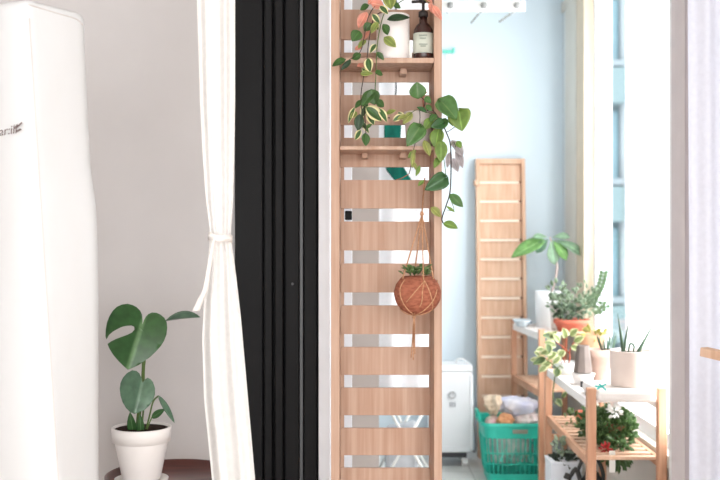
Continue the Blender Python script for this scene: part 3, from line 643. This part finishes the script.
while z > .04:
    zz = max(.0, z-pitch+.012)
    bm = new(); lean(bm, x0+.0205, x1-.0205, zz, z-.0005, 5.75, 5.762); sl = obj('slat', bm, WOOD_P, lp, bevel=.002)
    if True:
        bm = new(); lean(bm, x0+.022, x1-.036, zz-.015, zz-.001, 5.738, 5.749); subobj('slat_lip', bm, NAT, sl)
    bm = new(); b0 = Vector((x1-.03, 5.748, zz-.006)); lean(bm, x1-.034, x1-.0215, zz-.011, zz-.001, 5.742, 5.75); subobj('peg', bm, mat('peg_dark', (120, 82, 62), .6), sl)
    z -= pitch; i += 1
bm = new(); lean(bm, x0+.0205, x1-.0205, .0, HP_-.03, 5.765, 5.775); obj('back_panel', bm, NAT, lp)
bm = new(); b = P(476.5, 183, 5.83); tube(bm, [b+Vector((.006, 0, 0)), b+Vector((-.016, 0, 0))], .022, 14, 1, .015); obj('knob', bm, WOOD_P, lp, smooth=True)
# teal hook on far wall
tk = thing('wall_hook', 'small teal hook on the far balcony wall beside the partition', 'hook', P(448, 52, DW))
bm = new(); box(bm, (X(442.5, DW), DW-.022, Z(53.5, DW)), (X(454, DW), DW-.001, Z(50.5, DW))); box(bm, (X(452, DW), DW-.03, Z(54, DW)), (X(454.3, DW), DW-.022, Z(48.5, DW))); obj('hook_bar', bm, mat('teal_pale', (120, 222, 200), .5), tk, bevel=.003)
obj('hook_plate', boxes(((X(446, DW), DW-.012, Z(60, DW)), (X(451, DW), DW-.001, Z(54, DW)))), mat('white_plate', (240, 240, 240), .5), tk, bevel=.003)

# ------------------------------------------------------------------ white appliance on castors
dh = thing('dehumidifier', 'white boxy dehumidifier on castors beside the partition', 'dehumidifier', (X(458, 5.5), 5.6, 0))
AP = mat('appliance_white', (228, 230, 232), .4, None, (3, 3, 3), .4); xa0, xa1 = X(430, 5.5), X(472.5, 5.5)
obj('body', boxes(((xa0, 5.5, .078), (xa1, 5.72, Z(371, 5.5)))), AP, dh, bevel=.015)
obj('top_cover', boxes(((xa0-.002, 5.495, Z(371, 5.5)-.004), (xa1+.002, 5.722, Z(365.5, 5.5)))), mat('appliance_top', (240, 242, 244), .35), dh, bevel=.008)
obj('edge_highlight', boxes(((xa1-.012, 5.492, .1), (xa1+.003, 5.4995, Z(375, 5.5)))), mat('appliance_highlight', (246, 250, 252), .3), dh, bevel=.003)  # highlight on the right edge, painted as a thin whiter strip
obj('lower_panel', boxes(((xa0+.01, 5.494, .085), (xa1-.015, 5.4995, Z(446, 5.5)))), AP, dh, bevel=.003)
bm = new(); lathe(bm, (0, 0, 0), [(.012, 0), (.022, 0), (.022, .008), (.012, .008), (.012, 0)], 24)
bmesh.ops.rotate(bm, verts=bm.verts, matrix=Matrix.Rotation(math.pi/2, 3, 'X')); bmesh.ops.translate(bm, verts=bm.verts, vec=P(452, 395, 5.4995)); obj('dial', bm, mat('dial_grey', (176, 178, 180), .5), dh)
DG = mat('print_grey', (160, 162, 166), .6)
bm = new()
for k in range(3): box(bm, (X(449.5+k*2.3, 5.5), 5.496, Z(407, 5.5)), (X(450.7+k*2.3, 5.5), 5.4998, Z(402, 5.5)))
obj('buttons', bm, DG, dh)
bm = new(); tube(bm, [P(455, 366, 5.55), P(457, 359.5, 5.55), P(464, 359.5, 5.55), P(469, 366, 5.55)], .004, 8, 5); obj('handle', bm, AP, dh, smooth=True)
bm = new(); tube(bm, [P(473, 405, 5.6), P(475, 430, 5.6), P(476, 447, 5.62), P(474, 452, 5.7)], .006, 8, 5); obj('cord', bm, mat('cord_grey', (150, 150, 154), .6), dh, smooth=True)
obj('underframe', boxes(((xa0+.01, 5.515, .05), (xa1-.03, 5.7, .0775))), mat('under_dark', (70, 70, 72), .7), dh)
for x in (xa0+.05, xa1-.04):
    for y in (5.535, 5.69):
        bm = new(); tube(bm, [(x-.016, y, .025), (x+.016, y, .025)], .025, 16, 1); obj('castor', bm, mat('castor_white', (226, 226, 224), .4), dh, bevel=.003)

# ------------------------------------------------------------------ laundry basket and clothes
bx0, bx1, by0, by1 = X(486, 5.12), .94, 5.12, 5.42; BH = Z(424, 5.12)
bk = thing('laundry_basket', 'teal plastic laundry basket with slotted sides on the balcony floor', 'basket', ((bx0+bx1)/2, 5.27, 0))
def ringpts(z, grow):
    a, b, c, d = bx0-grow, bx1+grow*.2, by0-grow*.5, by1+grow
    return [Vector((v.x, v.y, z)) for v in rounded([Vector((a, c)), Vector((b, c)), Vector((b, d)), Vector((a, d))], [.06]*4, 6)]
bm = new(); lo = ringpts(.0, -.02); fl = [bm.verts.new(p) for p in lo]; bm.faces.new(fl)
l2 = [bm.verts.new(p) for p in ringpts(.05, -.012)]
n = len(fl)
for k in range(n): bm.faces.new((fl[k], fl[(k+1) % n], l2[(k+1) % n], l2[k]))
obj('basket_base', bm, TEALP, bk, solid=.004); bm = new()
h0 = [bm.verts.new(p) for p in ringpts(BH-.075, .004)]; h1 = [bm.verts.new(p) for p in ringpts(BH, .01)]; h2 = [bm.verts.new(p) for p in ringpts(BH+.003, .022)]; h3 = [bm.verts.new(p) for p in ringpts(BH-.012, .024)]
for a, b in ((h0, h1), (h1, h2), (h2, h3)):
    for k in range(n): bm.faces.new((a[k], a[(k+1) % n], b[(k+1) % n], b[k]))
obj('basket_rim', bm, TEALP, bk, solid=.004)
bm = new()
def resample(pts, m):
    tot = []; L = 0
    for a, b in zip(pts, pts[1:]+pts[:1]): tot.append((L, a, b)); L += (b-a).length
    out = []
    for i in range(m):
        s = i/m*L
        for l0, a, b in tot:
            d = (b-a).length
            if l0 <= s <= l0+d+1e-9: out.append(a.lerp(b, (s-l0)/d if d else 0)); break
    return out
A_, B_ = resample(ringpts(.048, -.012), 46), resample(ringpts(BH-.073, .004), 46)
for i in range(46): beam(bm, A_[i], B_[i], .009, .004, (A_[i]-Vector((.8, 5.27, .05))).cross(Vector((0, 0, 1))))
for z in (.10, .155): 
    t = (z-.05)/(BH-.125); pts = ringpts(z, -.012+.016*t); pts.append(pts[0]); tube(bm, pts, .004, 6, 0)
obj('basket_bars', bm, TEALP, bk)
# woven zigzag on the front, and handle label
bm = new(); zz = [(X(500+i*5, 5.12), by0-.006, Z(449 if i % 2 else 461, 5.12)) for i in range(9)]; tube(bm, zz, .005, 6, 0); obj('zigzag_bar', bm, mat('teal_light', (96, 206, 188), .4), bk)
obj('handle_plate', boxes(((X(513, 5.1), by0-.014, Z(434, 5.1)), (X(528, 5.1), by0-.0115, Z(430, 5.1)))), mat('plate_brown', (128, 132, 118), .5), bk)
bm = new(); tube(bm, [(bx0-.018, 5.19, BH-.01), (bx0-.03, 5.2, BH+.045), (bx0-.03, 5.3, BH+.045), (bx0-.018, 5.33, BH-.01)], .009, 8, 5); obj('handle', bm, TEALP, bk, smooth=True)
def blob(name, c, r, m, label, cat, seed, bump=.25, group=None):
    random.seed(seed); bm = new(); bmesh.ops.create_icosphere(bm, subdivisions=4, radius=1)
    ph = [(Vector((random.gauss(0, 1), random.gauss(0, 1), random.gauss(0, 1)))*2.2, random.uniform(0, 6)) for _ in range(7)]
    for v in bm.verts:
        k = 1+bump*sum(math.sin(v.co.dot(d)+p) for d, p in ph)/4+bump*.22*sum(1-2*abs(math.sin(v.co.dot(d)*1.9+p*2)) for d, p in ph[:4]); v.co = Vector((v.co.x*r[0]*k, v.co.y*r[1]*k, v.co.z*r[2]*k))+Vector(c)
    o = obj(name, bm, m, None, smooth=True); return tag(o, label, cat, group)
CM = lambda n, a, b, s=12: clothmat(n, a, .1, b, (s, s, s))
blob('folded_shirt', P(512, 405, 5.27)+Vector((.03, .0, .0)), (.11, .10, .055), CM('blue_white', (244, 244, 252), (206, 212, 242)), 'crumpled white and blue striped shirt on the laundry pile', 'clothing', 1)
blob('beige_garment', P(492, 405, 5.2), (.04, .06, .055), CM('beige_cloth', (232, 214, 192), (206, 184, 156)), 'beige garment standing up at the left of the laundry pile', 'clothing', 2, .4)
blob('tan_garment', P(505, 420, 5.16), (.045, .045, .035), CM('tan_cloth', (222, 168, 128), (206, 148, 108)), 'tan orange bundle at the front of the laundry pile', 'clothing', 3)
blob('pink_garment', P(492, 424, 5.2), (.035, .05, .045), CM('pink_cloth', (240, 190, 196), (224, 226, 200), 30), 'pink patterned garment at the left rim of the basket', 'clothing', 4)
blob('white_garment', P(528, 418, 5.24), (.075, .09, .05), CM('white_cloth', (244, 238, 234), (232, 214, 210)), 'white garment at the right of the laundry pile', 'clothing', 5)
blob('laundry_heap', (.77, 5.27, .19), (.115, .12, .13), CM('heap_cloth', (226, 226, 220), (150, 180, 172), 20), 'mixed laundry showing through the slots of the basket', 'clothing', 6, .1)

# ------------------------------------------------------------------ wooden plant stands
def stand(label, Df, Db, xlf, xrf, xlb, xrb, top, shelf_z, pw, lowrail, topm=None):
    s = thing('plant_stand', label, 'plant stand', ((xlf+xrf)/2, (Df+Db)/2, 0), 'wooden plant stands along the window')
    cs = [(xlf, Df), (xrf, Df), (xlb, Db), (xrb, Db)]
    for x, y in cs: obj('post', boxes(((x-pw/2, y-pw/2, 0), (x+pw/2, y+pw/2, top))), WOOD_S, s, bevel=.003)
    for z in shelf_z:
        for (a, b) in ((cs[0], cs[2]), (cs[1], cs[3])):
            bm = new(); beam(bm, (a[0], a[1]+pw/2, z-.018), (b[0], b[1]-pw/2, z-.018), .018, .036); obj('side_rail', bm, topm if topm and z == shelf_z[0] else WOOD_S, s, bevel=.002)
        n = int((Db-Df)/.075); bm = new()
        for i in range(n):
            t = (i+.5)/n; y = Df+pw*.5+(Db-Df-pw)*t; xa = xlf+(xlb-xlf)*t; xb = xrf+(xrb-xrf)*t
            box(bm, (xa+.010, y-.018, z-.012), (xb-.010, y+.018, z+.0))
        obj('shelf_slats', bm, topm if topm and z == shelf_z[0] else WOOD_P, s, bevel=.001)
    for z in lowrail:
        for (a, b) in ((cs[2], cs[3]),): bm = new(); beam(bm, (a[0]+pw/2, a[1], z), (b[0]-pw/2, b[1], z), .018, .03); obj('cross_rail', bm, WOOD_S, s, bevel=.002)
    return s
S1D, S1B = 3.92, 4.92
TOP1 = Z(388.5, 3.9); SH1 = TOP1-.052; LOW1 = Z(459, 3.92)
stand('lower wooden plant stand nearest the camera, its right post at the window', S1D, S1B, X(591, S1D), X(661.5, S1D), X(548, S1B), X(548, S1B)+.27, TOP1, (SH1, LOW1), .035, (TOP1-.07, .28), POTW)
S2D, S2B = 5.04, 5.66
TOP2 = Z(320, 5.63); SH2 = TOP2-.02; LOW2 = Z(375, 5.63)
stand('taller wooden plant stand behind, next to the leaning panel', S2D, S2B, X(541.5, S2D), XW-.05, X(514, S2B), XW-.05, TOP2, (SH2, LOW2), .030, (.2,), POTW)
# white tray on the near stand
tr = tag(obj('plant_tray', boxes(((X(597.5, 3.88), 3.885, SH1+.001), (X(655, 3.9), 4.16, SH1+.05))), mat('tray_white', (244, 236, 230), .5), None, bevel=.018), 'white rounded tray set between the front posts of the near stand', 'tray')
TRZ = SH1+.051

def pot(name, c, r0, r1, h, m, parent, rimh=0, rimr=0, seg=40):
    bm = new(); pr = [(0, 0), (r0-.003, 0), (r0, .003)]
    if rimh: pr += [(r1-.002, h-rimh), (r1+rimr, h-rimh+.001), (r1+rimr, h-.002)]
    else: pr += [(r1, h-.003)]
    rr = r1+rimr; pr += [(rr-.002, h), (rr-.006, h), (rr-.008, h-.018), (0, h-.018)]
    lathe(bm, c, pr, seg); o = obj(name, bm, m, parent, smooth=True)
    bm = new(); lathe(bm, c, [(rr-.0085, h-.02), (rr-.0085, h-.012), (0, h-.009)], 24); obj('soil', bm, SOIL, parent)
    return o
# large white pot with spear leaves
c = Vector((X(630.5, 4.00), 4.00, TRZ)); h = Z(350, 4.00)-TRZ
sp = thing('potted_spear_plant', 'white cylinder pot with three dark spear leaves on the white tray', 'potted plant', c)
pot('pot', c, .078, .083, h, mat('blush_ceramic', (236, 220, 210), .5, (232, 214, 204), (6, 6, 6)), sp)
SPG = leafmat('spear_green', (54, 78, 60), (70, 94, 70), None, .8, .4, .05)
for a, b, wd in (((624, 356), (617.5, 312), 5), ((623, 354), (629.5, 318), 4), ((636, 356), (653.5, 324), 4.5)):
    bm = new(); tube(bm, [P(*a, 4.0), P((a[0]+b[0])/2, (a[1]+b[1])/2, 4.0), P(*b, 4.0)], wd*.002, 8, 6, .0007); obj('leaf', bm, SPG, sp, smooth=True)
bm = new(); tube(bm, [P(628, 355, 3.98), P(630, 344, 3.98), P(634, 346, 3.98), P(633, 354, 3.98)], .004, 8, 4); obj('leaf', bm, SPG, sp, smooth=True)
# pale clay pot
c = Vector((X(598.5, 4.14), 4.10+.04, SH1+.001)); h = Z(350, 4.14)-SH1
c.x = X(597, 4.14); c.y = 4.42; h = Z(349, 4.42)-SH1-.001; c.x = X(599.5, 4.42)
cp = thing('potted_haworthia', 'tapered pale clay pot with small dark haworthia left of the white cylinder pot', 'potted plant', c)
pot('pot', c, .035, .052, h, POTC, cp, .035, .008)
bm = new(); random.seed(5)
for i in range(16):
    a = i*2.4; b = c+Vector((.02*math.cos(a)+.03, .02*math.sin(a)-.005, h-.01)); leaf(bm, b, b+Vector((.028*math.cos(a), .02*math.sin(a), .045+.04*random.random())), .0075, face=(math.cos(a), math.sin(a)-.5, .2), kind='lance', nv=5, nu=2)
obj('foliage', bm, leafmat('haworthia_green', (70, 96, 76), (96, 120, 98), None, .8), cp, solid=.0015)
# taupe tapered pot
c = Vector((X(578.5, 4.4), 4.40, SH1+.001)); 
gb = thing('potted_variegated_plant', 'pale variegated plant with orange stems spilling left from a white pot', 'potted plant', Vector((X(566, 4.72), 4.72, SH1+.001)))
vc = Vector((X(567, 4.72), 4.72, SH1+.001)); vh = Z(362, 4.72)-SH1
pot('pot', vc, .045, .062, vh, mat('glossy_white', (240, 244, 240), .15, None, (4, 4, 4), .6, coat=.4), gb)
VG = leafmat('variegated_leaf', (134, 150, 92), (222, 222, 176), (170, 176, 120), .55, .4, .3)
VG2 = leafmat('variegated_dark', (84, 104, 60), (190, 196, 140), None, .7, .4, .2)
vl = [((556, 338), (542, 335), 9), ((556, 346), (544, 342), 9), ((552, 352), (540, 354), 9), ((546, 358), (533, 364), 9), ((551, 362), (540, 368), 8), ((556, 352), (548, 360), 9), ((560, 342), (553, 334), 8), ((558, 368), (556, 377), 8), ((545, 350), (536, 350), 7),
      ((548, 344), (549, 353), 8), ((560, 356), (553, 364), 7), ((541, 361), (530, 360), 7), ((550, 338), (557, 331), 6), ((546, 366), (539, 372), 7), ((564, 350), (558, 358), 8), ((540, 356), (534, 352), 6), ((570, 336), (578, 329), 8), ((566, 338), (563, 328), 8), ((574, 342), (584, 337), 8), ((571, 346), (580, 350), 7)]
for i, (a, b, wd) in enumerate(vl):
    D = 4.6+.04*math.sin(i*1.9); leafobj('leaf', gb, VG2 if i in (0, 3, 7, 9) else VG, P(*a, D), P(*b, D-.02), wd*D/F*1.1, face=(.4*math.sin(i*2.2), -1, .7), kind='ovate', curl=.1)
for m, pts in ((STEMR, [(567, 372, 4.72), (564, 358, 4.68), (566, 344, 4.66), (566, 332, 4.66)]), (STEMR, [(566, 372, 4.72), (560, 360, 4.66), (552, 352, 4.62), (545, 356, 4.6)]), (STEMR, [(566, 372, 4.72), (570, 356, 4.66), (564, 348, 4.64), (556, 342, 4.62)]),
               (STEM, [(565, 370, 4.72), (560, 366, 4.62), (557, 368, 4.6), (551, 363, 4.6), (546, 360, 4.6)]), (STEMR, [(566, 372, 4.72), (569, 362, 4.66), (570, 350, 4.64), (574, 342, 4.62)]), (STEM, [(555, 376, 4.62), (553, 395, 4.64), (556, 404, 4.62), (561, 399, 4.62)])):
    bm = new(); tube(bm, [P(*p) for p in pts], .0026, 6, 6); obj('stem', bm, m, gb, smooth=True)
leafobj('leaf', gb, VG2, P(556, 398, 4.62), P(562, 407, 4.62), .03, face=(0, -1, .5)); leafobj('leaf', gb, VG2, P(562, 398, 4.62), P(567, 391, 4.62), .02, face=(0, -1, .5))
tp = tag(obj('taupe_planter', (lambda b: (lathe(b, Vector((X(579, 4.44), 4.36, SH1+.0525)), [(0, 0), (.036, 0), (.042, .004), (.028, .118), (.024, .12), (.02, .112), (0, .11)], 8), b)[1])(new()), mat('taupe', (128, 116, 110), .75, (112, 102, 96), (10, 10, 10)), None, bevel=.003), 'dark taupe upturned tapered pot left of the pale clay pot', 'pot')
for o_ in [tp]:
    sup = tag(obj('white_dish', (lambda b: (lathe(b, Vector((X(579, 4.44), 4.36, SH1+.001)), [(0, 0), (.034, 0), (.05, .045), (.052, .05), (.048, .05), (0, .048)], 32), b)[1])(new()), POTW, None, smooth=True), 'white dish with a black stick on it under the taupe pot', 'dish')
bm = new(); tube(bm, [P(581.5, 392, 4.28), P(581.8, 381, 4.285)], .006, 8, 1); 
tag(obj('black_stick', bm, mat('stick_black', (40, 40, 42), .6), None), 'short black stick standing in front of the taupe pot', 'stick')
bm = new()
for a, b in (((597, 389), (606, 384)), ((599, 384), (606, 390)), ((602, 387), (595, 386))): beam(bm, P(*a, 3.878), P(*b, 3.876), .006, .003, Vector((0, 1, 0)))
tag(obj('teal_ribbon', bm, mat('teal_ribbon', (60, 190, 180), .6), None), 'small teal ribbon bow on the front of the white tray', 'ribbon')

# things on the taller stand
def bush(bm, cpx, cpy, D, rx, ry, n, sz, seed, kind='ovate', rd=None, up=.3):
    random.seed(seed); c = P(cpx, cpy, D); q = D/F
    for i in range(n):
        a, b, r = random.uniform(0, 6.28), random.uniform(-1, 1), random.random()**.4
        d = Vector((math.cos(a)*math.sqrt(1-b*b), math.sin(a)*math.sqrt(1-b*b), b)); p = c+Vector((d.x*rx*q, d.y*(rd or rx)*q, d.z*ry*q))*r
        dr = (d+Vector((random.uniform(-.6, .6), random.uniform(-.6, .6), random.uniform(-.4, .6)+up))).normalized(); s = sz*q*random.uniform(.7, 1.25)
        leaf(bm, p, p+dr*s, s*.55, face=(random.uniform(-.7, .7), -.6, random.uniform(0, 1)), kind=kind, nv=4, nu=2)
T2 = SH2+.001
# terracotta pot with silver bush
c = Vector((X(575, 5.1), 5.14, T2)); D = 5.14; c.x = X(572, D)
tc_ = thing('potted_silver_bush', 'bushy grey-green plant in a terracotta red pot on the taller stand', 'potted plant', c)
# stands on the near end of the tall stand
h = Z(319, D)-T2
h = max(h, .05)
pot('pot', c, .070, .088, max(h, .06), POTT, tc_, .022, .006)
bm = new(); bush(bm, 572, 306, D, 23, 13, 150, 5.5, 11); bush(bm, 582, 296, D, 20, 13, 45, 5.5, 12); bush(bm, 558, 292, D, 13, 9, 26, 6, 13)
obj('foliage', bm, leafmat('silver_green', (96, 118, 88), (160, 174, 148), None, .6), tc_, solid=.001)
bm = new(); bush(bm, 568, 312, D-.03, 13, 5, 70, 6, 14); obj('foliage', bm, leafmat('deep_green', (62, 82, 58), (84, 104, 76), None, .8), tc_, solid=.001)
# eucalyptus sprig
bm = new(); random.seed(21); spine = catmull([P(588, 318, D), P(593, 302, D), P(600, 288, D), P(604, 272, D)], 9)
for i, p in enumerate(spine[6::2]):
    for s in (-1, 1): leaf(bm, p, p+Vector((s*.026, -.004, .014)), .024, face=(0, -1, .1), kind='ovate', nv=4, nu=2)
leafm = leafmat('eucalyptus_green', (66, 90, 56), (92, 112, 76), None, .8)
for p0, p1, p2 in (((588, 318), (596, 312), (604, 302)), ((588, 318), (598, 314), (608, 306)), ((585, 318), (586, 306), (588, 296))):
    s2 = catmull([P(*p0, D-.02), P(*p1, D-.02), P(*p2, D-.02)], 5)
    for p in s2[5::2]:
        for s in (-1, 1): leaf(bm, p, p+Vector((s*.024, 0, .014)), .022, face=(0, -1, .1), nv=4, nu=2)
    tube(bm, s2, .0014, 5, 0)
tube(bm, spine, .0018, 6, 0)
obj('sprig', bm, leafm, tc_)
# yellow olive bowl plant
D = 5.02; c = Vector((X(596, 4.98)+.0, 5.16, T2)); c.x = X(606, 5.16)-.03
yb = thing('potted_yellow_plant', 'yellow-green plant in a tan bowl right of the terracotta pot', 'potted plant', Vector((X(594, 4.74), 4.74, SH1+.001)))
c = Vector((X(592, 4.74), 4.74, SH1+.001)); h = Z(333, 4.74)-SH1
bm = new(); lathe(bm, c, [(0, 0), (.05, 0), (.052, .01), (.058, h-.045), (.078, h-.02), (.08, h), (.074, h), (.07, h-.015), (0, h-.018)], 40); obj('pot', bm, mat('tan_clay', (214, 166, 132), .8, (200, 148, 116), (14, 14, 14)), yb, smooth=True)
bm = new(); bush(bm, 594, 334, 4.70, 11, 4, 34, 7, 31, up=0); obj('foliage', bm, leafmat('yellow_green', (176, 174, 92), (206, 200, 140), None, .7), yb, solid=.001)
# money tree in the big white pot
D = 5.42; c = Vector((X(549, D), D, T2)); h = Z(291, D)-T2
mt = thing('potted_money_tree', 'money tree with large drooping leaves in a tall white pot', 'potted plant', c)
c.x = X(548, D)
pot('pot', c, .065, .07, h, mat('bright_white', (250, 250, 250), .4), mt)
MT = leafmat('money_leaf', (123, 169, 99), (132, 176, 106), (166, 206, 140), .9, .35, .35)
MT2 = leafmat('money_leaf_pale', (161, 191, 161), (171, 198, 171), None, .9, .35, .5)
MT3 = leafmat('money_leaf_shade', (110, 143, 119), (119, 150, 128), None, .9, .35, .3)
hub = P(550, 237, D)
for b, wd, m in (((511, 256), 17, MT), ((536, 252), 11, MT3), ((555, 264), 13, MT2), ((568, 259), 13, MT), ((586, 254), 13, MT2), ((570, 236), 10, MT2), ((533, 236), 8, MT2)):
    p = P(*b, D-.03); md = hub.lerp(p, .12)+Vector((0, 0, .0)); leafobj('leaf', mt, m, md, p, wd*D/F, face=(0, -.8, .8) if b[0] not in (555,) else (0, -1, .2), kind='obovate' if b[0] != 511 else 'ovate', curl=.3 if b[0] != 511 else .18, fold=.12, thick=.001)
bm = new(); tube(bm, [c+Vector((.02, 0, h-.015)), P(557, 270, D), P(555, 255, D), hub], .007, 8, 6, .003); obj('trunk', bm, mat('trunk_pale', (196, 176, 170), .7), mt, smooth=True)
# small dark rosette near white pot
bm = new(); D = 5.25; cpos = Vector((X(556, D), D, T2)); c2 = P(557, 296, D)
ro = thing('potted_dracaena', 'small dark green plant in a slim cream pot beside the tall white pot', 'potted plant', Vector((X(556, 5.26), 5.26, T2)))
bm.free(); pot('pot', Vector((X(556, 5.26), 5.26, T2)), .026, .032, Z(304, 5.26)-T2, mat('cream_pot', (248, 236, 226), .5), ro)
bm = new(); random.seed(8)
for i in range(14):
    a = i*2.4; b = P(557, 300, 5.26); leaf(bm, b, b+Vector((.045*math.cos(a), .03*math.sin(a)-.01, .02+.03*random.random())), .016, face=(0, -.4, 1), kind='lance', nv=5, nu=2)
obj('foliage', bm, leafmat('dracaena_green', (72, 100, 78), (110, 138, 110), None, .8), ro, solid=.001)
# slipper-like white/blue dish at left end
bm = new(); c = Vector((X(522, 5.45), 5.45, T2)); lathe(bm, c, [(0, 0), (.03, 0), (.048, .03), (.05, .036), (.046, .036), (.028, .008), (0, .008)], 32, 1, 1.6)
wd_ = tag(obj('oval_dish', bm, mat('pale_blue_dish', (226, 238, 244), .4), None, smooth=True), 'pale oval dish on the left end of the taller stand', 'dish')
bm = new(); beam(bm, P(519, 323, 5.42), P(531, 320.5, 5.42), .012, .008); beam(bm, P(524, 325, 5.4), P(532, 322.5, 5.4), .010, .006)
tag(obj('grey_peg', bm, mat('peg_grey', (128, 150, 166), .5), None, bevel=.002), 'grey-blue clothes peg lying across the pale oval dish', 'peg')

# bush with red flowers on the lower shelf
D = 4.25; c = Vector((X(618, D)-.01, D, LOW1+.001))
bp = thing('potted_flowering_bush', 'dense dark green bush with red flowers on the low shelf of the near stand', 'potted plant', c)
pot('pot', c, .042, .055, .085, mat('brown_pot', (150, 96, 76), .7), bp, .015, .004)
bm = new(); bush(bm, 611, 428, D-.03, 23, 21, 620, 7, 41); bush(bm, 592, 425, D+.1, 12, 17, 150, 7, 42); bush(bm, 617, 452, D-.13, 14, 17, 200, 6.5, 43, up=-.6)
obj('foliage', bm, leafmat('bush_green', (71, 99, 54), (95, 123, 69), None, .8, .45, .15), bp, solid=.001)
bm = new(); bush(bm, 607, 449, D-.2, 6, 4, 40, 4.5, 44); obj('flowers', bm, mat('red_flower', (170, 46, 44), .6), bp)
bm = new(); bush(bm, 615, 411, D-.16, 5, 5, 40, 5, 45); obj('white_bloom', bm, mat('white_flower', (240, 240, 236), .6), bp)
bm = new(); bush(bm, 572, 424, 4.62, 9, 14, 50, 6, 46, up=-.2); 
st3 = thing('potted_trailing_fern', 'loose green plant on the low shelf behind the flowering bush', 'potted plant', Vector((X(583, 4.66), 4.66, LOW1+.001)))
obj('foliage', bm, leafmat('fern_green', (96, 118, 66), (130, 146, 92), None, .8), st3, solid=.001)
pot('pot', Vector((X(583, 4.66), 4.66, LOW1+.001)), .03, .038, .06, POTT, st3)
tag(obj('plant_tag', boxes(((X(609, 4.02), 4.015, LOW1-.075), (X(615, 4.02), 4.018, LOW1+.012))), mat('tag_white', (240, 238, 230), .6), None), 'white plant tag hanging at the front of the low shelf', 'tag')
# white pot and black watering can on the floor level
D = 4.3; c = Vector((X(567, D), D, 0))
wf = thing('tall_floor_planter', 'tall white square planter with dark leaves under the near stand', 'potted plant', c)
zz = Z(462, D)
obj('pot', boxes(((X(551, D), D, 0.0), (X(585, D)-.012, D+.14, zz-.012)), ((X(551, D)-.003, D-.003, zz-.0115), (X(585, D)-.009, D+.143, zz))), mat('planter_white', (226, 230, 236), .5), wf, bevel=.003)
bm = new(); bush(bm, 566, 459, D+.06, 13, 4, 70, 7, 51); obj('foliage', bm, leafmat('dark_leaf', (56, 66, 54), (84, 98, 84), None, .8), wf, solid=.001)
bm = new(); bush(bm, 563, 447, D+.08, 9, 7, 30, 6, 52); obj('foliage', bm, leafmat('pale_sage', (168, 184, 162), (140, 160, 120), None, .8), wf, solid=.001)
WB = mat('can_black', (48, 48, 46), .5, None, (4, 4, 4), .4)
c = Vector((X(592, 4.15), 4.15, 0)); wc = thing('watering_can', 'black watering can on the floor under the near stand', 'watering can', c)
bm = new(); zz = Z(472, 4.15); lathe(bm, c, [(0, 0), (.06, 0), (.062, .01), (.05, zz-.04), (.03, zz-.01), (.028, zz), (0, zz)], 32); obj('body', bm, WB, wc, smooth=True)
bm = new(); tube(bm, [c+Vector((-.03, 0, zz-.12)), P(577, 470, 4.15), P(570, 477, 4.15)], .012, 10, 5, .008); tube(bm, [P(569, 474, 4.15), P(567, 479, 4.15)], .016, 12, 1); obj('spout', bm, WB, wc, smooth=True)
bm = new(); tube(bm, [P(578, 470, 4.15), P(583, 459, 4.15), P(590, 454, 4.15), P(598, 460, 4.15), P(603, 474, 4.15), P(602, 486, 4.15)], .008, 10, 6); obj('handle', bm, WB, wc, smooth=True)
